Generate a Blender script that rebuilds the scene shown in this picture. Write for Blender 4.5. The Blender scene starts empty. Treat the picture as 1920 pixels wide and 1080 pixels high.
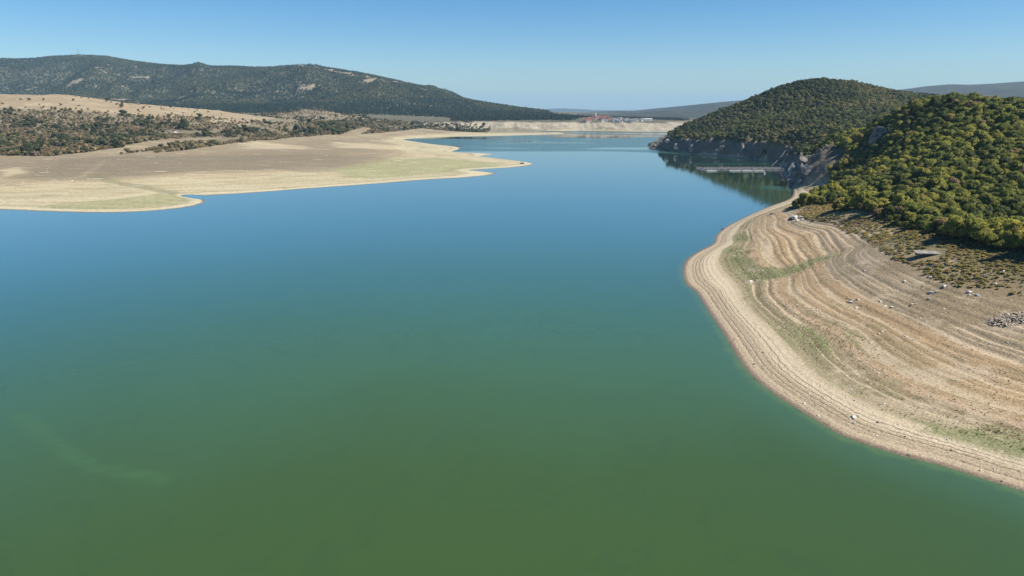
import bpy, math, random
import numpy as np
from mathutils import Vector, Matrix

random.seed(7)
RNG = np.random.default_rng(11)
R = math.radians
scene = bpy.context.scene
COL = scene.collection

# ------------------------------------------------------------------ camera
CAM_H = 60.0
PITCH = R(14.7)
F = 1280.0                       # focal length in pixels of the 1920 px wide photograph
cam_d = bpy.data.cameras.new('camera'); cam = bpy.data.objects.new('camera', cam_d); COL.objects.link(cam)
cam_d.sensor_width = 36; cam_d.lens = 24.0; cam_d.clip_start = 1.0; cam_d.clip_end = 60000
cam.location = (0, 0, CAM_H); cam.rotation_euler = (R(90) - PITCH, 0, 0)
scene.camera = cam

# ------------------------------------------------------------------ sky, sun, exposure
SUN_EL, SUN_AZ = R(50), R(104)    # azimuth clockwise from +Y (the view direction): light comes from the right
world = bpy.data.worlds.new('World'); scene.world = world; world.use_nodes = True
wn = world.node_tree; wn.nodes.clear()
sky = wn.nodes.new('ShaderNodeTexSky'); sky.sky_type = 'NISHITA'; sky.sun_disc = False
sky.sun_elevation = SUN_EL; sky.sun_rotation = SUN_AZ
sky.altitude = 300; sky.air_density = 1.0; sky.dust_density = 0.35; sky.ozone_density = 2.2
bg = wn.nodes.new('ShaderNodeBackground'); bg.inputs['Strength'].default_value = 0.070
wo = wn.nodes.new('ShaderNodeOutputWorld')
hsv = wn.nodes.new('ShaderNodeHueSaturation'); hsv.inputs['Saturation'].default_value = 1.45; hsv.inputs['Hue'].default_value = 0.497
gn = wn.nodes.new('ShaderNodeMix'); gn.data_type = 'RGBA'; gn.blend_type = 'MULTIPLY'; gn.inputs[0].default_value = 1.0; gn.inputs[7].default_value = (.84, .97, 1.13, 1)
wn.links.new(sky.outputs[0], hsv.inputs['Color']); wn.links.new(hsv.outputs[0], gn.inputs[6]); wn.links.new(gn.outputs[2], bg.inputs['Color']); wn.links.new(bg.outputs[0], wo.inputs['Surface'])
sun_d = bpy.data.lights.new('sun', 'SUN'); sun = bpy.data.objects.new('sun', sun_d); COL.objects.link(sun)
sun_d.energy = 5.0; sun_d.angle = R(0.5); sun_d.color = (1.0, 0.95, 0.87)
sdir = Vector((math.sin(SUN_AZ) * math.cos(SUN_EL), math.cos(SUN_AZ) * math.cos(SUN_EL), math.sin(SUN_EL)))
sun.rotation_euler = sdir.to_track_quat('Z', 'Y').to_euler()
vs = scene.view_settings
vs.view_transform = 'Standard'; vs.look = 'None'; vs.gamma = 1; vs.use_curve_mapping = False; vs.exposure = 0.62
scene.cycles.max_bounces = 6; scene.cycles.diffuse_bounces = 2; scene.cycles.glossy_bounces = 3
scene.cycles.transparent_max_bounces = 8; scene.cycles.volume_bounces = 0
scene.cycles.use_denoising = True
HAZE_DENSITY = 4.8e-5

# ------------------------------------------------------------------ geometry of the view (used only to find where things stand)
CP, SP = math.cos(PITCH), math.sin(PITCH)
def ray(px, py):
    u = (px - 960) / F; v = (540 - py) / F
    return u, CP + v * SP, -SP + v * CP
def Wz(px, py, z=0.0):           # the point at height z
    a, b, c = ray(px, py); t = (z - CAM_H) / c
    return (a * t, b * t, z)
def Wd(px, py, d):               # the point at distance d along +Y
    a, b, c = ray(px, py); t = d / b
    return (a * t, d, CAM_H + c * t)
def project(x, y, z):
    dz = z - CAM_H
    f = y * CP - dz * SP; v = y * SP + dz * CP
    return 960 + F * x / f, 540 - F * v / f, f

# ------------------------------------------------------------------ noise
def _hash(ix, iy, seed):
    n = (ix.astype(np.int64) * 374761393 + iy.astype(np.int64) * 668265263 + seed * 974634777) & 0xFFFFFFFF
    n = ((n ^ (n >> 13)) * 1274126177) & 0xFFFFFFFF
    n = (n ^ (n >> 16)) & 0xFFFFFFFF
    return n.astype(np.float64) / 4294967295.0
def vnoise(x, y, seed=0):
    ix = np.floor(x); iy = np.floor(y); fx = x - ix; fy = y - iy
    fx = fx * fx * fx * (fx * (fx * 6 - 15) + 10); fy = fy * fy * fy * (fy * (fy * 6 - 15) + 10)
    a = _hash(ix, iy, seed); b = _hash(ix + 1, iy, seed); c = _hash(ix, iy + 1, seed); d = _hash(ix + 1, iy + 1, seed)
    return (a + (b - a) * fx) * (1 - fy) + (c + (d - c) * fx) * fy
def fbm(x, y, sc, octv=4, seed=0, gain=0.5):
    x = np.asarray(x, float) / sc; y = np.asarray(y, float) / sc; s = 0; amp = 1; tot = 0
    for o in range(octv):
        c, sn = math.cos(0.6 * o + .3), math.sin(0.6 * o + .3)
        s = s + amp * vnoise(c * x - sn * y + 17.3 * o, sn * x + c * y - 9.1 * o, seed + o); tot += amp
        x = x * 2.03; y = y * 2.03; amp *= gain
    return s / tot * 2 - 1
def ridged(x, y, sc, octv=4, seed=0):
    x = np.asarray(x, float) / sc; y = np.asarray(y, float) / sc; s = 0; amp = 1; tot = 0
    for o in range(octv):
        s = s + amp * (1 - np.abs(vnoise(x + 5.7 * o, y + 3.3 * o, seed + o) * 2 - 1)); tot += amp
        x = x * 2.1; y = y * 2.1; amp *= .5
    return s / tot
def sstep(a, b, x):
    t = np.clip((x - a) / (b - a), 0, 1); return t * t * (3 - 2 * t)

# ------------------------------------------------------------------ terrain fitting
class RBF:
    def __init__(s, pts, c=8.0):
        P = np.array(pts, float); key = np.round(P[:, :2] / 1.0); _, ui = np.unique(key, axis=0, return_index=True); P = P[np.sort(ui)]
        s.P = P[:, :2]; s.c = c; n = len(P)
        d = np.sqrt(((s.P[:, None] - s.P[None]) ** 2).sum(-1) + c * c)
        A = np.zeros((n + 3, n + 3)); A[:n, :n] = d; A[:n, n] = 1; A[:n, n + 1:] = s.P / 1000; A[n, :n] = 1; A[n + 1:, :n] = s.P.T / 1000
        s.w = np.linalg.solve(A, np.concatenate([P[:, 2], [0, 0, 0]]))
    def __call__(s, x, y):
        sh = x.shape; x = x.ravel(); y = y.ravel(); out = np.empty(len(x)); n = len(s.P)
        P32 = s.P.astype(np.float32); w32 = s.w[:n]
        for i in range(0, len(x), 20000):
            X = x[i:i + 20000].astype(np.float32); Y = y[i:i + 20000].astype(np.float32)
            d = np.sqrt((X[:, None] - P32[:, 0]) ** 2 + (Y[:, None] - P32[:, 1]) ** 2 + s.c ** 2)
            out[i:i + 20000] = d.astype(np.float64) @ w32 + s.w[n] + s.w[n + 1] * X / 1000 + s.w[n + 2] * Y / 1000
        return out.reshape(sh)
def smooth_line(pts, step):
    """Catmull-Rom through pts, resampled about every `step` metres (growing with distance)."""
    P = [np.array(p[:2], float) for p in pts]; out = []
    for i in range(len(P) - 1):
        p0 = P[max(i - 1, 0)]; p1 = P[i]; p2 = P[i + 1]; p3 = P[min(i + 2, len(P) - 1)]
        L = np.linalg.norm(p2 - p1) + 1e-6; p0 = p1 + (p0 - p1) * min(1, 1.3 * L / (np.linalg.norm(p0 - p1) + 1e-6)); p3 = p2 + (p3 - p2) * min(1, 1.3 * L / (np.linalg.norm(p3 - p2) + 1e-6)); n = max(1, int(L / (step * max(1, p1[1] / 250))))
        for k in range(n):
            t = k / n
            out.append(0.5 * (2 * p1 + (p2 - p0) * t + (2 * p0 - 5 * p1 + 4 * p2 - p3) * t * t + (3 * p1 - p0 - 3 * p2 + p3) * t ** 3) if L < 400 else p1 + (p2 - p1) * t)
    out.append(P[-1]); return np.array(out)
def seg_dist(x, y, line, chunk=40000):
    """unsigned distance to an open polyline"""
    sh = x.shape; X = x.ravel(); Y = y.ravel(); out = np.full(len(X), 1e9, np.float32)
    A = line[:-1].astype(np.float32); B = line[1:].astype(np.float32); D = B - A; LL = (D ** 2).sum(1) + 1e-6
    for i in range(0, len(X), chunk):
        qx = X[i:i + chunk, None].astype(np.float32) - A[:, 0]; qy = Y[i:i + chunk, None].astype(np.float32) - A[:, 1]
        t = np.clip((qx * D[:, 0] + qy * D[:, 1]) / LL, 0, 1)
        out[i:i + chunk] = np.sqrt(((qx - t * D[:, 0]) ** 2 + (qy - t * D[:, 1]) ** 2).min(1))
    return out.reshape(sh).astype(float)
def inside(x, y, poly):
    sh = x.shape; X = x.ravel(); Y = y.ravel(); ins = np.zeros(len(X), bool); n = len(poly); j = n - 1
    for i in range(n):
        xi, yi = poly[i]; xj, yj = poly[j]
        if yi != yj:
            c = ((yi > Y) != (yj > Y)) & (X < (xj - xi) * (Y - yi) / (yj - yi) + xi); ins ^= c
        j = i
    return ins.reshape(sh)
def axis(segs):
    """segs: [(start, end, step), ...] -> coordinates"""
    out = [segs[0][0]]
    for a, b, st in segs:
        n = max(1, int(round((b - a) / st))); out += list(a + (b - a) * (np.arange(1, n + 1) / n))
    return np.array(out)
class Grid:
    def __init__(s, xs, ys, Z):
        s.xs, s.ys, s.Z = xs, ys, Z
    def __call__(s, x, y, A=None):
        A = s.Z if A is None else A
        x = np.atleast_1d(np.asarray(x, float)); y = np.atleast_1d(np.asarray(y, float))
        i = np.clip(np.searchsorted(s.xs, x) - 1, 0, len(s.xs) - 2); j = np.clip(np.searchsorted(s.ys, y) - 1, 0, len(s.ys) - 2)
        fx = np.clip((x - s.xs[i]) / (s.xs[i + 1] - s.xs[i]), 0, 1); fy = np.clip((y - s.ys[j]) / (s.ys[j + 1] - s.ys[j]), 0, 1)
        return (A[j, i] * (1 - fx) + A[j, i + 1] * fx) * (1 - fy) + (A[j + 1, i] * (1 - fx) + A[j + 1, i + 1] * fx) * fy
    def hit(s, px, py, z0=0.0):
        """march the pixel's ray to the ground: where a thing seen there stands"""
        a, b, c = ray(px, py); t = np.concatenate([np.arange(60, 1200, .5), np.arange(1200, 7000, 4)])
        x, y, z = a * t, b * t, CAM_H + c * t
        ok = (x > s.xs[0]) & (x < s.xs[-1]) & (y > s.ys[0]) & (y < s.ys[-1])
        h = np.where(ok, s(x, y), -1e3); w = np.nonzero(z < h)[0]
        if len(w) == 0: return None
        k = w[0]; return (x[k], y[k], float(h[k]))

def mesh_grid(name, xs, ys, X, Y, Z, keep, mat, attrs=None, rows=None):
    j0, j1 = rows if rows else (0, len(ys) - 1)
    kv = keep[j0:j1 + 1]; cell = kv[:-1, :-1] | kv[1:, :-1] | kv[:-1, 1:] | kv[1:, 1:]
    jj, ii = np.nonzero(cell); W_ = len(xs); idx = (jj + j0) * W_ + ii
    quads = np.stack([idx, idx + 1, idx + 1 + W_, idx + W_], 1)
    used, inv = np.unique(quads.ravel(), return_inverse=True)
    co = np.stack([X.ravel()[used], Y.ravel()[used], Z.ravel()[used]], 1).astype(np.float32)
    me = bpy.data.meshes.new(name); me.vertices.add(len(co)); me.vertices.foreach_set('co', co.ravel())
    nq = len(quads); me.loops.add(nq * 4); me.loops.foreach_set('vertex_index', inv.astype(np.int32))
    me.polygons.add(nq); me.polygons.foreach_set('loop_start', np.arange(0, nq * 4, 4, dtype=np.int32))
    me.polygons.foreach_set('use_smooth', np.ones(nq, bool)); me.update(calc_edges=True)
    for k, A in (attrs or {}).items():
        at = me.attributes.new(k, 'FLOAT', 'POINT'); at.data.foreach_set('value', A.ravel()[used].astype(np.float32))
    me.materials.append(mat); o = bpy.data.objects.new(name, me); COL.objects.link(o); o['kind'] = 'structure'
    return o

# ------------------------------------------------------------------ node helpers
class NT:
    def __init__(s, name):
        s.m = bpy.data.materials.new(name); s.m.use_nodes = True; s.t = s.m.node_tree; s.t.nodes.clear()
        s.out = s.t.nodes.new('ShaderNodeOutputMaterial'); s.b = s.t.nodes.new('ShaderNodeBsdfPrincipled')
        s.l(s.b.outputs[0], s.out.inputs['Surface'])
        s.b.inputs['Specular IOR Level'].default_value = 0.25
    def n(s, typ, **k):
        nd = s.t.nodes.new(typ)
        for a, v in k.items(): setattr(nd, a, v)
        return nd
    def l(s, a, b): s.t.links.new(a, b)
    def put(s, sock, v):
        if isinstance(v, (int, float)): sock.default_value = v
        elif isinstance(v, tuple): sock.default_value = v if len(v) == len(sock.default_value) else tuple(v) + (1,)
        else: s.l(v, sock)
    def attr(s, name, typ='GEOMETRY'):
        a = s.n('ShaderNodeAttribute', attribute_name=name, attribute_type=typ); return a.outputs['Fac']
    def pos(s, scale=(1, 1, 1)):
        g = s.n('ShaderNodeNewGeometry'); v = s.n('ShaderNodeVectorMath', operation='MULTIPLY'); s.l(g.outputs['Position'], v.inputs[0]); v.inputs[1].default_value = scale; return v.outputs[0]
    def noise(s, vec, sc, det=3, rough=.55, dist=0.0):
        a = s.n('ShaderNodeTexNoise'); s.l(vec, a.inputs['Vector']); a.inputs['Scale'].default_value = sc; a.inputs['Detail'].default_value = det
        a.inputs['Roughness'].default_value = rough; a.inputs['Distortion'].default_value = dist; return a.outputs['Fac']
    def vor(s, vec, sc, feat='F1', rnd=1.0):
        a = s.n('ShaderNodeTexVoronoi', feature=feat); s.l(vec, a.inputs['Vector']); a.inputs['Scale'].default_value = sc; a.inputs['Randomness'].default_value = rnd; return a.outputs['Distance']
    def math(s, op, a, b=0.0, c=0.0, clamp=False):
        m = s.n('ShaderNodeMath', operation=op); m.use_clamp = clamp; s.put(m.inputs[0], a); s.put(m.inputs[1], b); s.put(m.inputs[2], c); return m.outputs[0]
    def rng(s, v, a, b, c=0.0, d=1.0, smooth=True):
        m = s.n('ShaderNodeMapRange'); m.interpolation_type = 'SMOOTHSTEP' if smooth else 'LINEAR'
        s.put(m.inputs['Value'], v)
        for k, q in zip(('From Min', 'From Max', 'To Min', 'To Max'), (a, b, c, d)): s.put(m.inputs[k], q)
        return m.outputs['Result']
    def mix(s, f, a, b, mode='MIX'):
        m = s.n('ShaderNodeMix', data_type='RGBA', blend_type=mode); s.put(m.inputs[0], f); s.put(m.inputs[6], a); s.put(m.inputs[7], b); return m.outputs[2]
    def ramp(s, f, stops, interp='LINEAR'):
        r = s.n('ShaderNodeValToRGB'); r.color_ramp.interpolation = interp; e = r.color_ramp.elements
        while len(e) < len(stops): e.new(0.5)
        for q, (p, c) in zip(e, stops): q.position = p; q.color = tuple(c) + (1,)
        s.put(r.inputs[0], f); return r.outputs[0]
    def bump(s, h, strength, dist=1.0, normal=None):
        b = s.n('ShaderNodeBump'); b.inputs['Strength'].default_value = strength; b.inputs['Distance'].default_value = dist; s.l(h, b.inputs['Height'])
        if normal is not None: s.l(normal, b.inputs['Normal'])
        return b.outputs[0]
    def fin(s, col, rough=.9, normal=None):
        s.put(s.b.inputs['Base Color'], col); s.put(s.b.inputs['Roughness'], rough)
        if normal is not None: s.l(normal, s.b.inputs['Normal'])
        return s.m
def plain(name, col, rough=.8, var=.25, sc=2.0, metal=0.0):
    t = NT(name); n = t.noise(t.pos(), sc, 4); c = t.mix(t.rng(n, .3, .7), tuple(v * (1 - var) for v in col), tuple(min(1, v * (1 + var)) for v in col))
    t.b.inputs['Metallic'].default_value = metal; return t.fin(c, rough)

# ================================================================== LAND: shorelines
def shore(px_list): return [Wz(x, y, 0) for x, y in px_list]
right_shore_px = [(1920,922),(1840,897),(1760,872),(1700,858),(1640,840),(1580,818),(1520,782),(1470,752),(1420,715),(1390,682),(1360,632),(1332,590),(1314,562),(1303,546),(1288,535),(1281,520),(1280,503),(1287,487),(1306,473),(1336,457),(1344,440),(1362,425),(1395,408),(1430,392),(1460,381),(1478,374),(1486,366),(1488,356),(1482,347),(1477,338),(1470,329),(1468,320),(1473,312),(1450,306),(1420,300),(1385,296),(1350,293),(1320,291),(1300,289),(1280,287),(1260,285),(1240,282),(1222,278),(1213,272.5)]
rs = [(150,20,0),(110,68,0)] + shore(right_shore_px) + [(250,1230,0),(330,1500,0),(480,2100,0)]
RS = smooth_line(rs, 3.0)
RS_poly = np.concatenate([RS, np.array([(3000,2100),(3000,20)])])
left_shore_px = [(-300,386),(-150,389),(0,393),(100,397),(200,399),(280,396),(335,391),(370,385),(388,379),(378,372),(366,368),(400,366),(450,363),(520,358),(600,352),(700,345),(800,337),(870,333),(912,329.5),(934,325.5),(915,322),(884,319),(925,316),(960,314),(990,311),(1003,307),(985,303),(960,300),(925,296),(897,293),(912,291),(934,289),(900,287),(851,284.5),(862,280),(866,277),(842,273),(815,270.6),(783,266),(757,261.5),(806,257.5),(860,256),(911,255.3),(980,253.7),(1062,250),(1035,248),(1000,246.6),(960,245.9),(900,245.2),(868,244.8),(900,244.2),(960,244.2),(1010,244.6),(1050,245),(1108,245),(1160,245.6),(1200,246.5),(1244,247),(1280,247)]
ls = [(-2500,430,0)] + shore(left_shore_px) + [(520,1950,0),(700,2080,0)]
LS = smooth_line(ls, 6.0)
LS_poly = np.concatenate([LS, np.array([(3500,2080),(3500,9000),(-9000,9000),(-9000,430)])])

def tidy(x, y, base, d, land, lo, hi, wet):
    """keep the fitted surface on the right side of the water's edge"""
    h = np.where(land, np.maximum(base, lo * np.minimum(d, 200)), np.minimum(base, -wet * np.minimum(d, 60)))
    k = np.exp(-d / hi); edge = np.where(land, lo * 2.2 * d, -wet * d)
    return h * (1 - k) + edge * k

# ================================================================== RIGHT LAND (bank, near hill, second hill)
pts = [tuple(p) + (0,) for p in RS[::3]]
def zp(lst): return [Wz(*q) for q in lst]
def dp(lst, drop=0): return [(a, b, c - drop) for a, b, c in (Wd(*q) for q in lst)]
pts += zp([(1480,520,5),(1600,620,5),(1760,725,5)])
pts += zp([(1450,425,7),(1490,398,10),(1560,420,12),(1640,460,13.5),(1720,510,14.5),(1820,540,15),(1920,560,15.5),(2050,585,16)])
pts += zp([(1500,386,12),(1560,402,15),(1600,397,17),(1700,440,19),(1800,462,20),(1920,485,21),(2050,500,22)])
hill1 = [(1545,300,600),(1565,283,580),(1600,252,560),(1650,222,530),(1700,196,500),(1740,189,470),(1800,186,450),(1860,186,440),(1920,188,435),(2050,186,430),(2200,180,430)]
pts += dp(hill1, 5.5)
pts += dp([(1560,345,470),(1620,330,420),(1700,330,340),(1800,330,310),(1920,340,290),(1650,370,330),(1800,400,245),(1920,420,225),(1620,285,500),(1720,260,420),(1850,250,380)], 5)
pts += [(x, y + 110, z - 28) for x, y, z in dp(hill1[3:], 5.5)]
pts += [(x, y + 70, z - 12) for x, y, z in dp(hill1[:3], 5.5)]
clifftop = [(1255,254,1120),(1294,259,1030),(1344,264,930),(1394,262,885),(1436,259,830),(1492,270,740),(1519,279,690),(1533,285,650),(1523,300,590),(1508,322,560)]
pts += dp(clifftop, 0)
hill2 = [(1255,251,1190),(1300,226,1160),(1350,206,1140),(1400,188,1130),(1450,168,1120),(1500,153,1110),(1550,149,1110),(1600,155,1130),(1650,171,1180),(1700,184,1230),(1740,191,1270),(1800,196,1350),(1900,200,1400)]
pts += dp(hill2, 2.5)
pts += dp([(1320,245,1050),(1380,232,1000),(1450,215,960),(1550,210,890),(1550,180,1000),(1600,240,770),(1450,240,880),(1500,245,800),(1640,215,880),(1420,205,1050)], 6)
pts += dp([(1650,180,1050),(1700,194,1040),(1750,202,1000),(1800,206,1000),(1900,210,1000),(1700,216,850),(1800,216,800),(1900,216,850)], 6)
pts += [(x + 30, y + 180, z * .55) for x, y, z in dp(hill2, 6)]
pts += [(x + 80, y + 420, 15) for x, y, z in dp(hill2, 6)]
# under water: a step out from the shore
seg = RS[3:-3:4]
for i in range(2, len(seg) - 2):
    tgt = seg[i + 1] - seg[i - 1]; tgt = tgt / (np.linalg.norm(tgt) + 1e-6); nrm = np.array([-tgt[1], tgt[0]])
    q = seg[i] + nrm * 16 * max(1, seg[i][1] / 300)
    pts.append((q[0], q[1], -3.5 if seg[i][1] < 520 else -8))
R_rbf = RBF(pts, 6.0)
rx = axis([(36,150,.6),(150,200,1.0),(200,330,1.3),(330,560,3.5),(560,1100,7)])
ry = axis([(50,300,.6),(300,460,1.1),(460,560,1.5),(560,1180,2.2),(1180,2000,9)])
RX, RY = np.meshgrid(rx, ry)
RZ0 = R_rbf(RX, RY)
Rd = seg_dist(RX, RY, RS); Rland = inside(RX, RY, RS_poly)
cz_m = Rland * sstep(560, 620, RY) * (1 - sstep(1040, 1120, RY)) * (1 - sstep(60, 90, Rd))
RZ0 = np.where(cz_m > 0, RZ0 + cz_m * np.maximum(0, 19.5 * sstep(0, 13, Rd + 4 * fbm(RX, RY, 22, 3, 49)) - RZ0), RZ0)
wig = fbm(RX, RY, 9, 3, 5) * 1.2 * sstep(0, 12, Rd)
RZ = tidy(RX, RY, RZ0, Rd, Rland, .035, 3.0, .18)
Rlev = RZ + 0.20 * fbm(RX, RY, 30, 2, 21) * sstep(.5, 5, RZ) + .08 * fbm(RX, RY, 5, 2, 24) * sstep(.5, 4, RZ)   # the level that the old waterlines follow
RlevW = Rlev + .38 * np.sin(Rlev * 1.9 + .6) + .16 * np.sin(Rlev * 5.1 + 1 + .05 * RY)
bankm = Rland * (1 - sstep(13, 18, RZ)) * (1 - sstep(470, 520, RY))
def terr(l, p, sharp): f = l / p - np.floor(l / p); return (np.where(f < sharp, f / sharp * 0.25, .25 + .75 * (f - sharp) / (1 - sharp)) - f) * p
tv = terr(Rlev, .30, .72) * (1 - sstep(2.0, 3.0, RZ)) * .8 + terr(RlevW + .1, .9, .7) * sstep(2.2, 3.2, RZ) * (.5 + .6 * sstep(-.2, .5, fbm(RX, RY, 34, 3, 29)))
RZ = RZ + tv * bankm * sstep(.1, .4, RZ)
RZ = RZ + bankm * (0.10 * fbm(RX, RY, 2.2, 3, 31) + .35 * fbm(RX, RY, 30, 2, 33) * sstep(3, 7, RZ)) * sstep(.6, 2.5, RZ)
up = Rland * sstep(14, 20, RZ0) * (1 - sstep(600, 700, RY)); RZ = RZ + up * 1.0 * fbm(RX, RY, 22, 3, 41)
# the cliffs: ribs and ledges on the steep bare part
clf = Rland * sstep(500, 560, RY) * (1 - sstep(24, 34, RZ0)) * sstep(.5, 3, Rd) * (1 - sstep(45, 80, Rd))
rib = ridged(RX * .75 + RY * .6, RY * .75 - RX * .35, 26, 4, 51)
RZ = RZ + clf * ((rib - .66) * 13 + 2.2 * fbm(RX, RY, 7, 3, 53))
out = Wz(1487, 335, 4); od = np.hypot((RX - out[0] - 6) / 17, (RY - out[1] + 20) / 50)
RZ = RZ + Rland * (1 - sstep(.55, 1.25, od)) * (5 + 5 * ridged(RX, RY, 13, 3, 57)) * sstep(.5, 5, Rd)
h2 = Rland * sstep(28, 45, RZ0) * (1 - .7 * sstep(75, 95, RZ0)) * sstep(650, 800, RY); RZ = RZ + h2 * 7 * (ridged(RX + .5 * RY, RY - .3 * RX, 150, 3, 61) - .6)
RZ = np.where(Rland, np.maximum(RZ, .03 * np.minimum(Rd, 20)), RZ)
RG = Grid(rx, ry, RZ)

# ================================================================== LEFT LAND, FAR SHORE, MOUNTAIN
lp = [tuple(p) + (0,) for p in LS[::2]]
lp += zp([(-200,372,2),(100,370,1.8),(200,372,1.6),(300,372,1.4),(350,377,.8),(100,340,4),(300,340,3.2),(450,345,1.8),(200,315,7),(0,312,8),(600,330,2.6),(500,300,6),(750,310,3),(700,328,1.6),(880,306,1.6),(820,322,.9),(960,307,1.0),(700,280,6),(800,290,3),(650,263,9),(780,280,2.4),(830,279,1.6),(700,268,6),(850,287.5,1.2),(560,270,9),(440,272,11),(850,251,3.5),(950,250.5,1.6),(800,249,7),(740,252,8),(1010,249.4,.8),(700,262,5.5)])
lp += zp([(-250,287,9.5),(0,290,10),(100,290,10),(200,291,10),(280,287,10.5),(345,278,11),(480,260,13),(560,254,13.5),(670,252,14),(700,241,19)])
lp += dp([(0,262,960),(100,265,930),(300,262,960),(0,245,1080),(150,246,1090),(330,246,1110),(0,215,1200),(200,220,1220),(400,235,1230),(500,240,1270),(600,240,1330),(-250,220,1250),(650,238,1420)])
crest = [(-250,180,1350),(0,176,1350),(50,178,1350),(100,178,1350),(150,183,1350),(200,191,1360),(300,199,1390),(400,207,1430),(480,217,1470),(540,223,1500)]
lp += dp(crest, 0)
lp += [(x, y + 220, z * .6) for x, y, z in dp(crest)] + [(x, y + 500, 38) for x, y, z in dp(crest)]
lp += dp([(500,214,1880),(570,206,1900),(610,210,1930),(660,217,1970),(700,224,2010),(640,228,1700),(700,232,1750),(760,232,1950),(760,229,2060)])
lp += dp([(820,229.5,2090),(880,231,2080),(950,231.5,2080),(1010,230,2090),(1060,229.5,2090),(1110,229.5,2090),(1160,229,2090),(1200,230,2060),(1235,229,2070),(1262,233,2030)])
lp += dp([(900,240,1995),(1000,240,1995),(1060,240,1993),(1110,240,1993),(1160,240,1990),(1200,240,1985)])
lp += dp([(1100,224.5,2180),(1130,221,2270),(1150,220.5,2320),(1180,222,2300),(1200,223.5,2300),(1240,226,2300),(1260,223,2600),(1290,222,3000),(1100,220,2400),(1400,221,2600)])
mcrest = [(-250,112,4400),(0,110,4400),(60,109,4400),(100,104,4400),(150,100,4400),(200,104,4400),(270,114,4350),(330,120,4300),(380,123,4250),(440,121,4150),(500,123,4050),(540,121,4000),(590,118.5,3900),(640,127,3800),(680,134,3700),(740,149,3600),(800,165,3450),(860,180,3300),(920,190,3150),(980,200,2950),(1040,208,2750),(1060,211,2650),(1100,216,2500)]
lp += dp(mcrest, 9)
lp += [(x, y + 900, z * .55) for x, y, z in dp(mcrest)]
lp += dp([(0,160,3500),(150,168,3400),(300,170,3300),(450,190,2800),(450,160,3300),(600,172,3000),(600,195,2600),(700,185,2850),(800,203,2600),(880,214,2450),(950,217,2350),(1020,219,2280),(700,205,2450),(300,190,2700),(100,190,2750),(0,190,2800)], 8)
lp += [(-1800,2300,40),(-1200,2300,40),(-700,2350,45),(-1800,2000,45),(-2500,1500,60),(-2500,2500,60),(-3500,3500,150),(1200,2400,22),(1200,3200,24),(600,4000,25),(1200,5200,28),(200,5000,40),(-500,5600,60)]
sL = LS[4:-6:3]
for i in range(2, len(sL) - 2):
    tgt = sL[i + 1] - sL[i - 1]; tgt = tgt / (np.linalg.norm(tgt) + 1e-6); nrm = np.array([tgt[1], -tgt[0]])
    off = min(26 * max(1, sL[i][1] / 600), 40); q = sL[i] + nrm * off
    dd = np.sqrt(((LS - q) ** 2).sum(1)).min()
    if dd > off * .8: lp.append((q[0], q[1], -2.2 if sL[i][1] < 1800 else -4))
L_rbf = RBF(lp, 9.0)
lx = axis([(-4800,-2200,30),(-2200,-1000,9),(-1000,340,3.6),(340,900,8),(900,2400,30)])
ly = axis([(380,900,3.0),(900,1500,4.0),(1500,1900,6),(1900,2120,4.5),(2120,2600,11),(2600,5400,20)])
LX, LY = np.meshgrid(lx, ly)
vis = (np.abs(LX) < LY * 1.02 + 150)
LZ0 = np.full(LX.shape, -5.0); LZ0[vis] = L_rbf(LX[vis], LY[vis])
Ld = np.full(LX.shape, 500.0); Ld[vis] = seg_dist(LX[vis], LY[vis], LS); Lland = inside(LX, LY, LS_poly)
LZ = tidy(LX, LY, LZ0, Ld, Lland, .006, 7.0, .08)
flat = Lland * (1 - sstep(8, 16, LZ)) * sstep(1.2, 3.0, LZ)
LZ = LZ + flat * (.35 * fbm(LX, LY, 40, 4, 71) + .9 * terr(LZ + .6 * fbm(LX, LY, 90, 3, 72), 2.0, .75) * .6)
scr = Lland * sstep(10, 16, LZ0) * (1 - sstep(1700, 1900, LY)); LZ = LZ + scr * (3.5 * fbm(LX, LY, 120, 4, 75) + 1.0 * fbm(LX, LY, 20, 3, 77))
mt = Lland * sstep(2150, 3000, LY) * sstep(45, 140, LZ0)
LZ = LZ + mt * ((ridged(LX + .35 * LY, LY * .55 - .2 * LX, 620, 4, 81) - .62) * 165 + 16 * fbm(LX, LY, 130, 4, 85)) * (1 - .92 * np.exp(-((LY - np.interp(LX, [Wd(a, b, d)[0] for a, b, d in mcrest], [d for a, b, d in mcrest])) / 330) ** 2))
fc = Lland * sstep(1850, 1930, LY) * (1 - sstep(2110, 2160, LY)) * sstep(3, 18, Ld)
LZ = LZ + fc * (ridged(LX * 1.0, LY * .35, 34, 4, 91) - .6) * 9 * (1 - sstep(-700, -900, LX))
LZ = np.where(Lland, np.maximum(LZ, .022 * np.minimum(Ld, 60)), LZ)
LG = Grid(lx, ly, LZ)
def ground(x, y):
    x = np.atleast_1d(np.asarray(x, float)); y = np.atleast_1d(np.asarray(y, float))
    r = np.where((x > rx[0]) & (x < rx[-1]) & (y < ry[-1]) & (y > ry[0]), RG(x, y), -50)
    l = np.where((x > lx[0]) & (x < lx[-1]) & (y < ly[-1]) & (y > ly[0]), LG(x, y), -50)
    return np.maximum(r, l)

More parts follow.
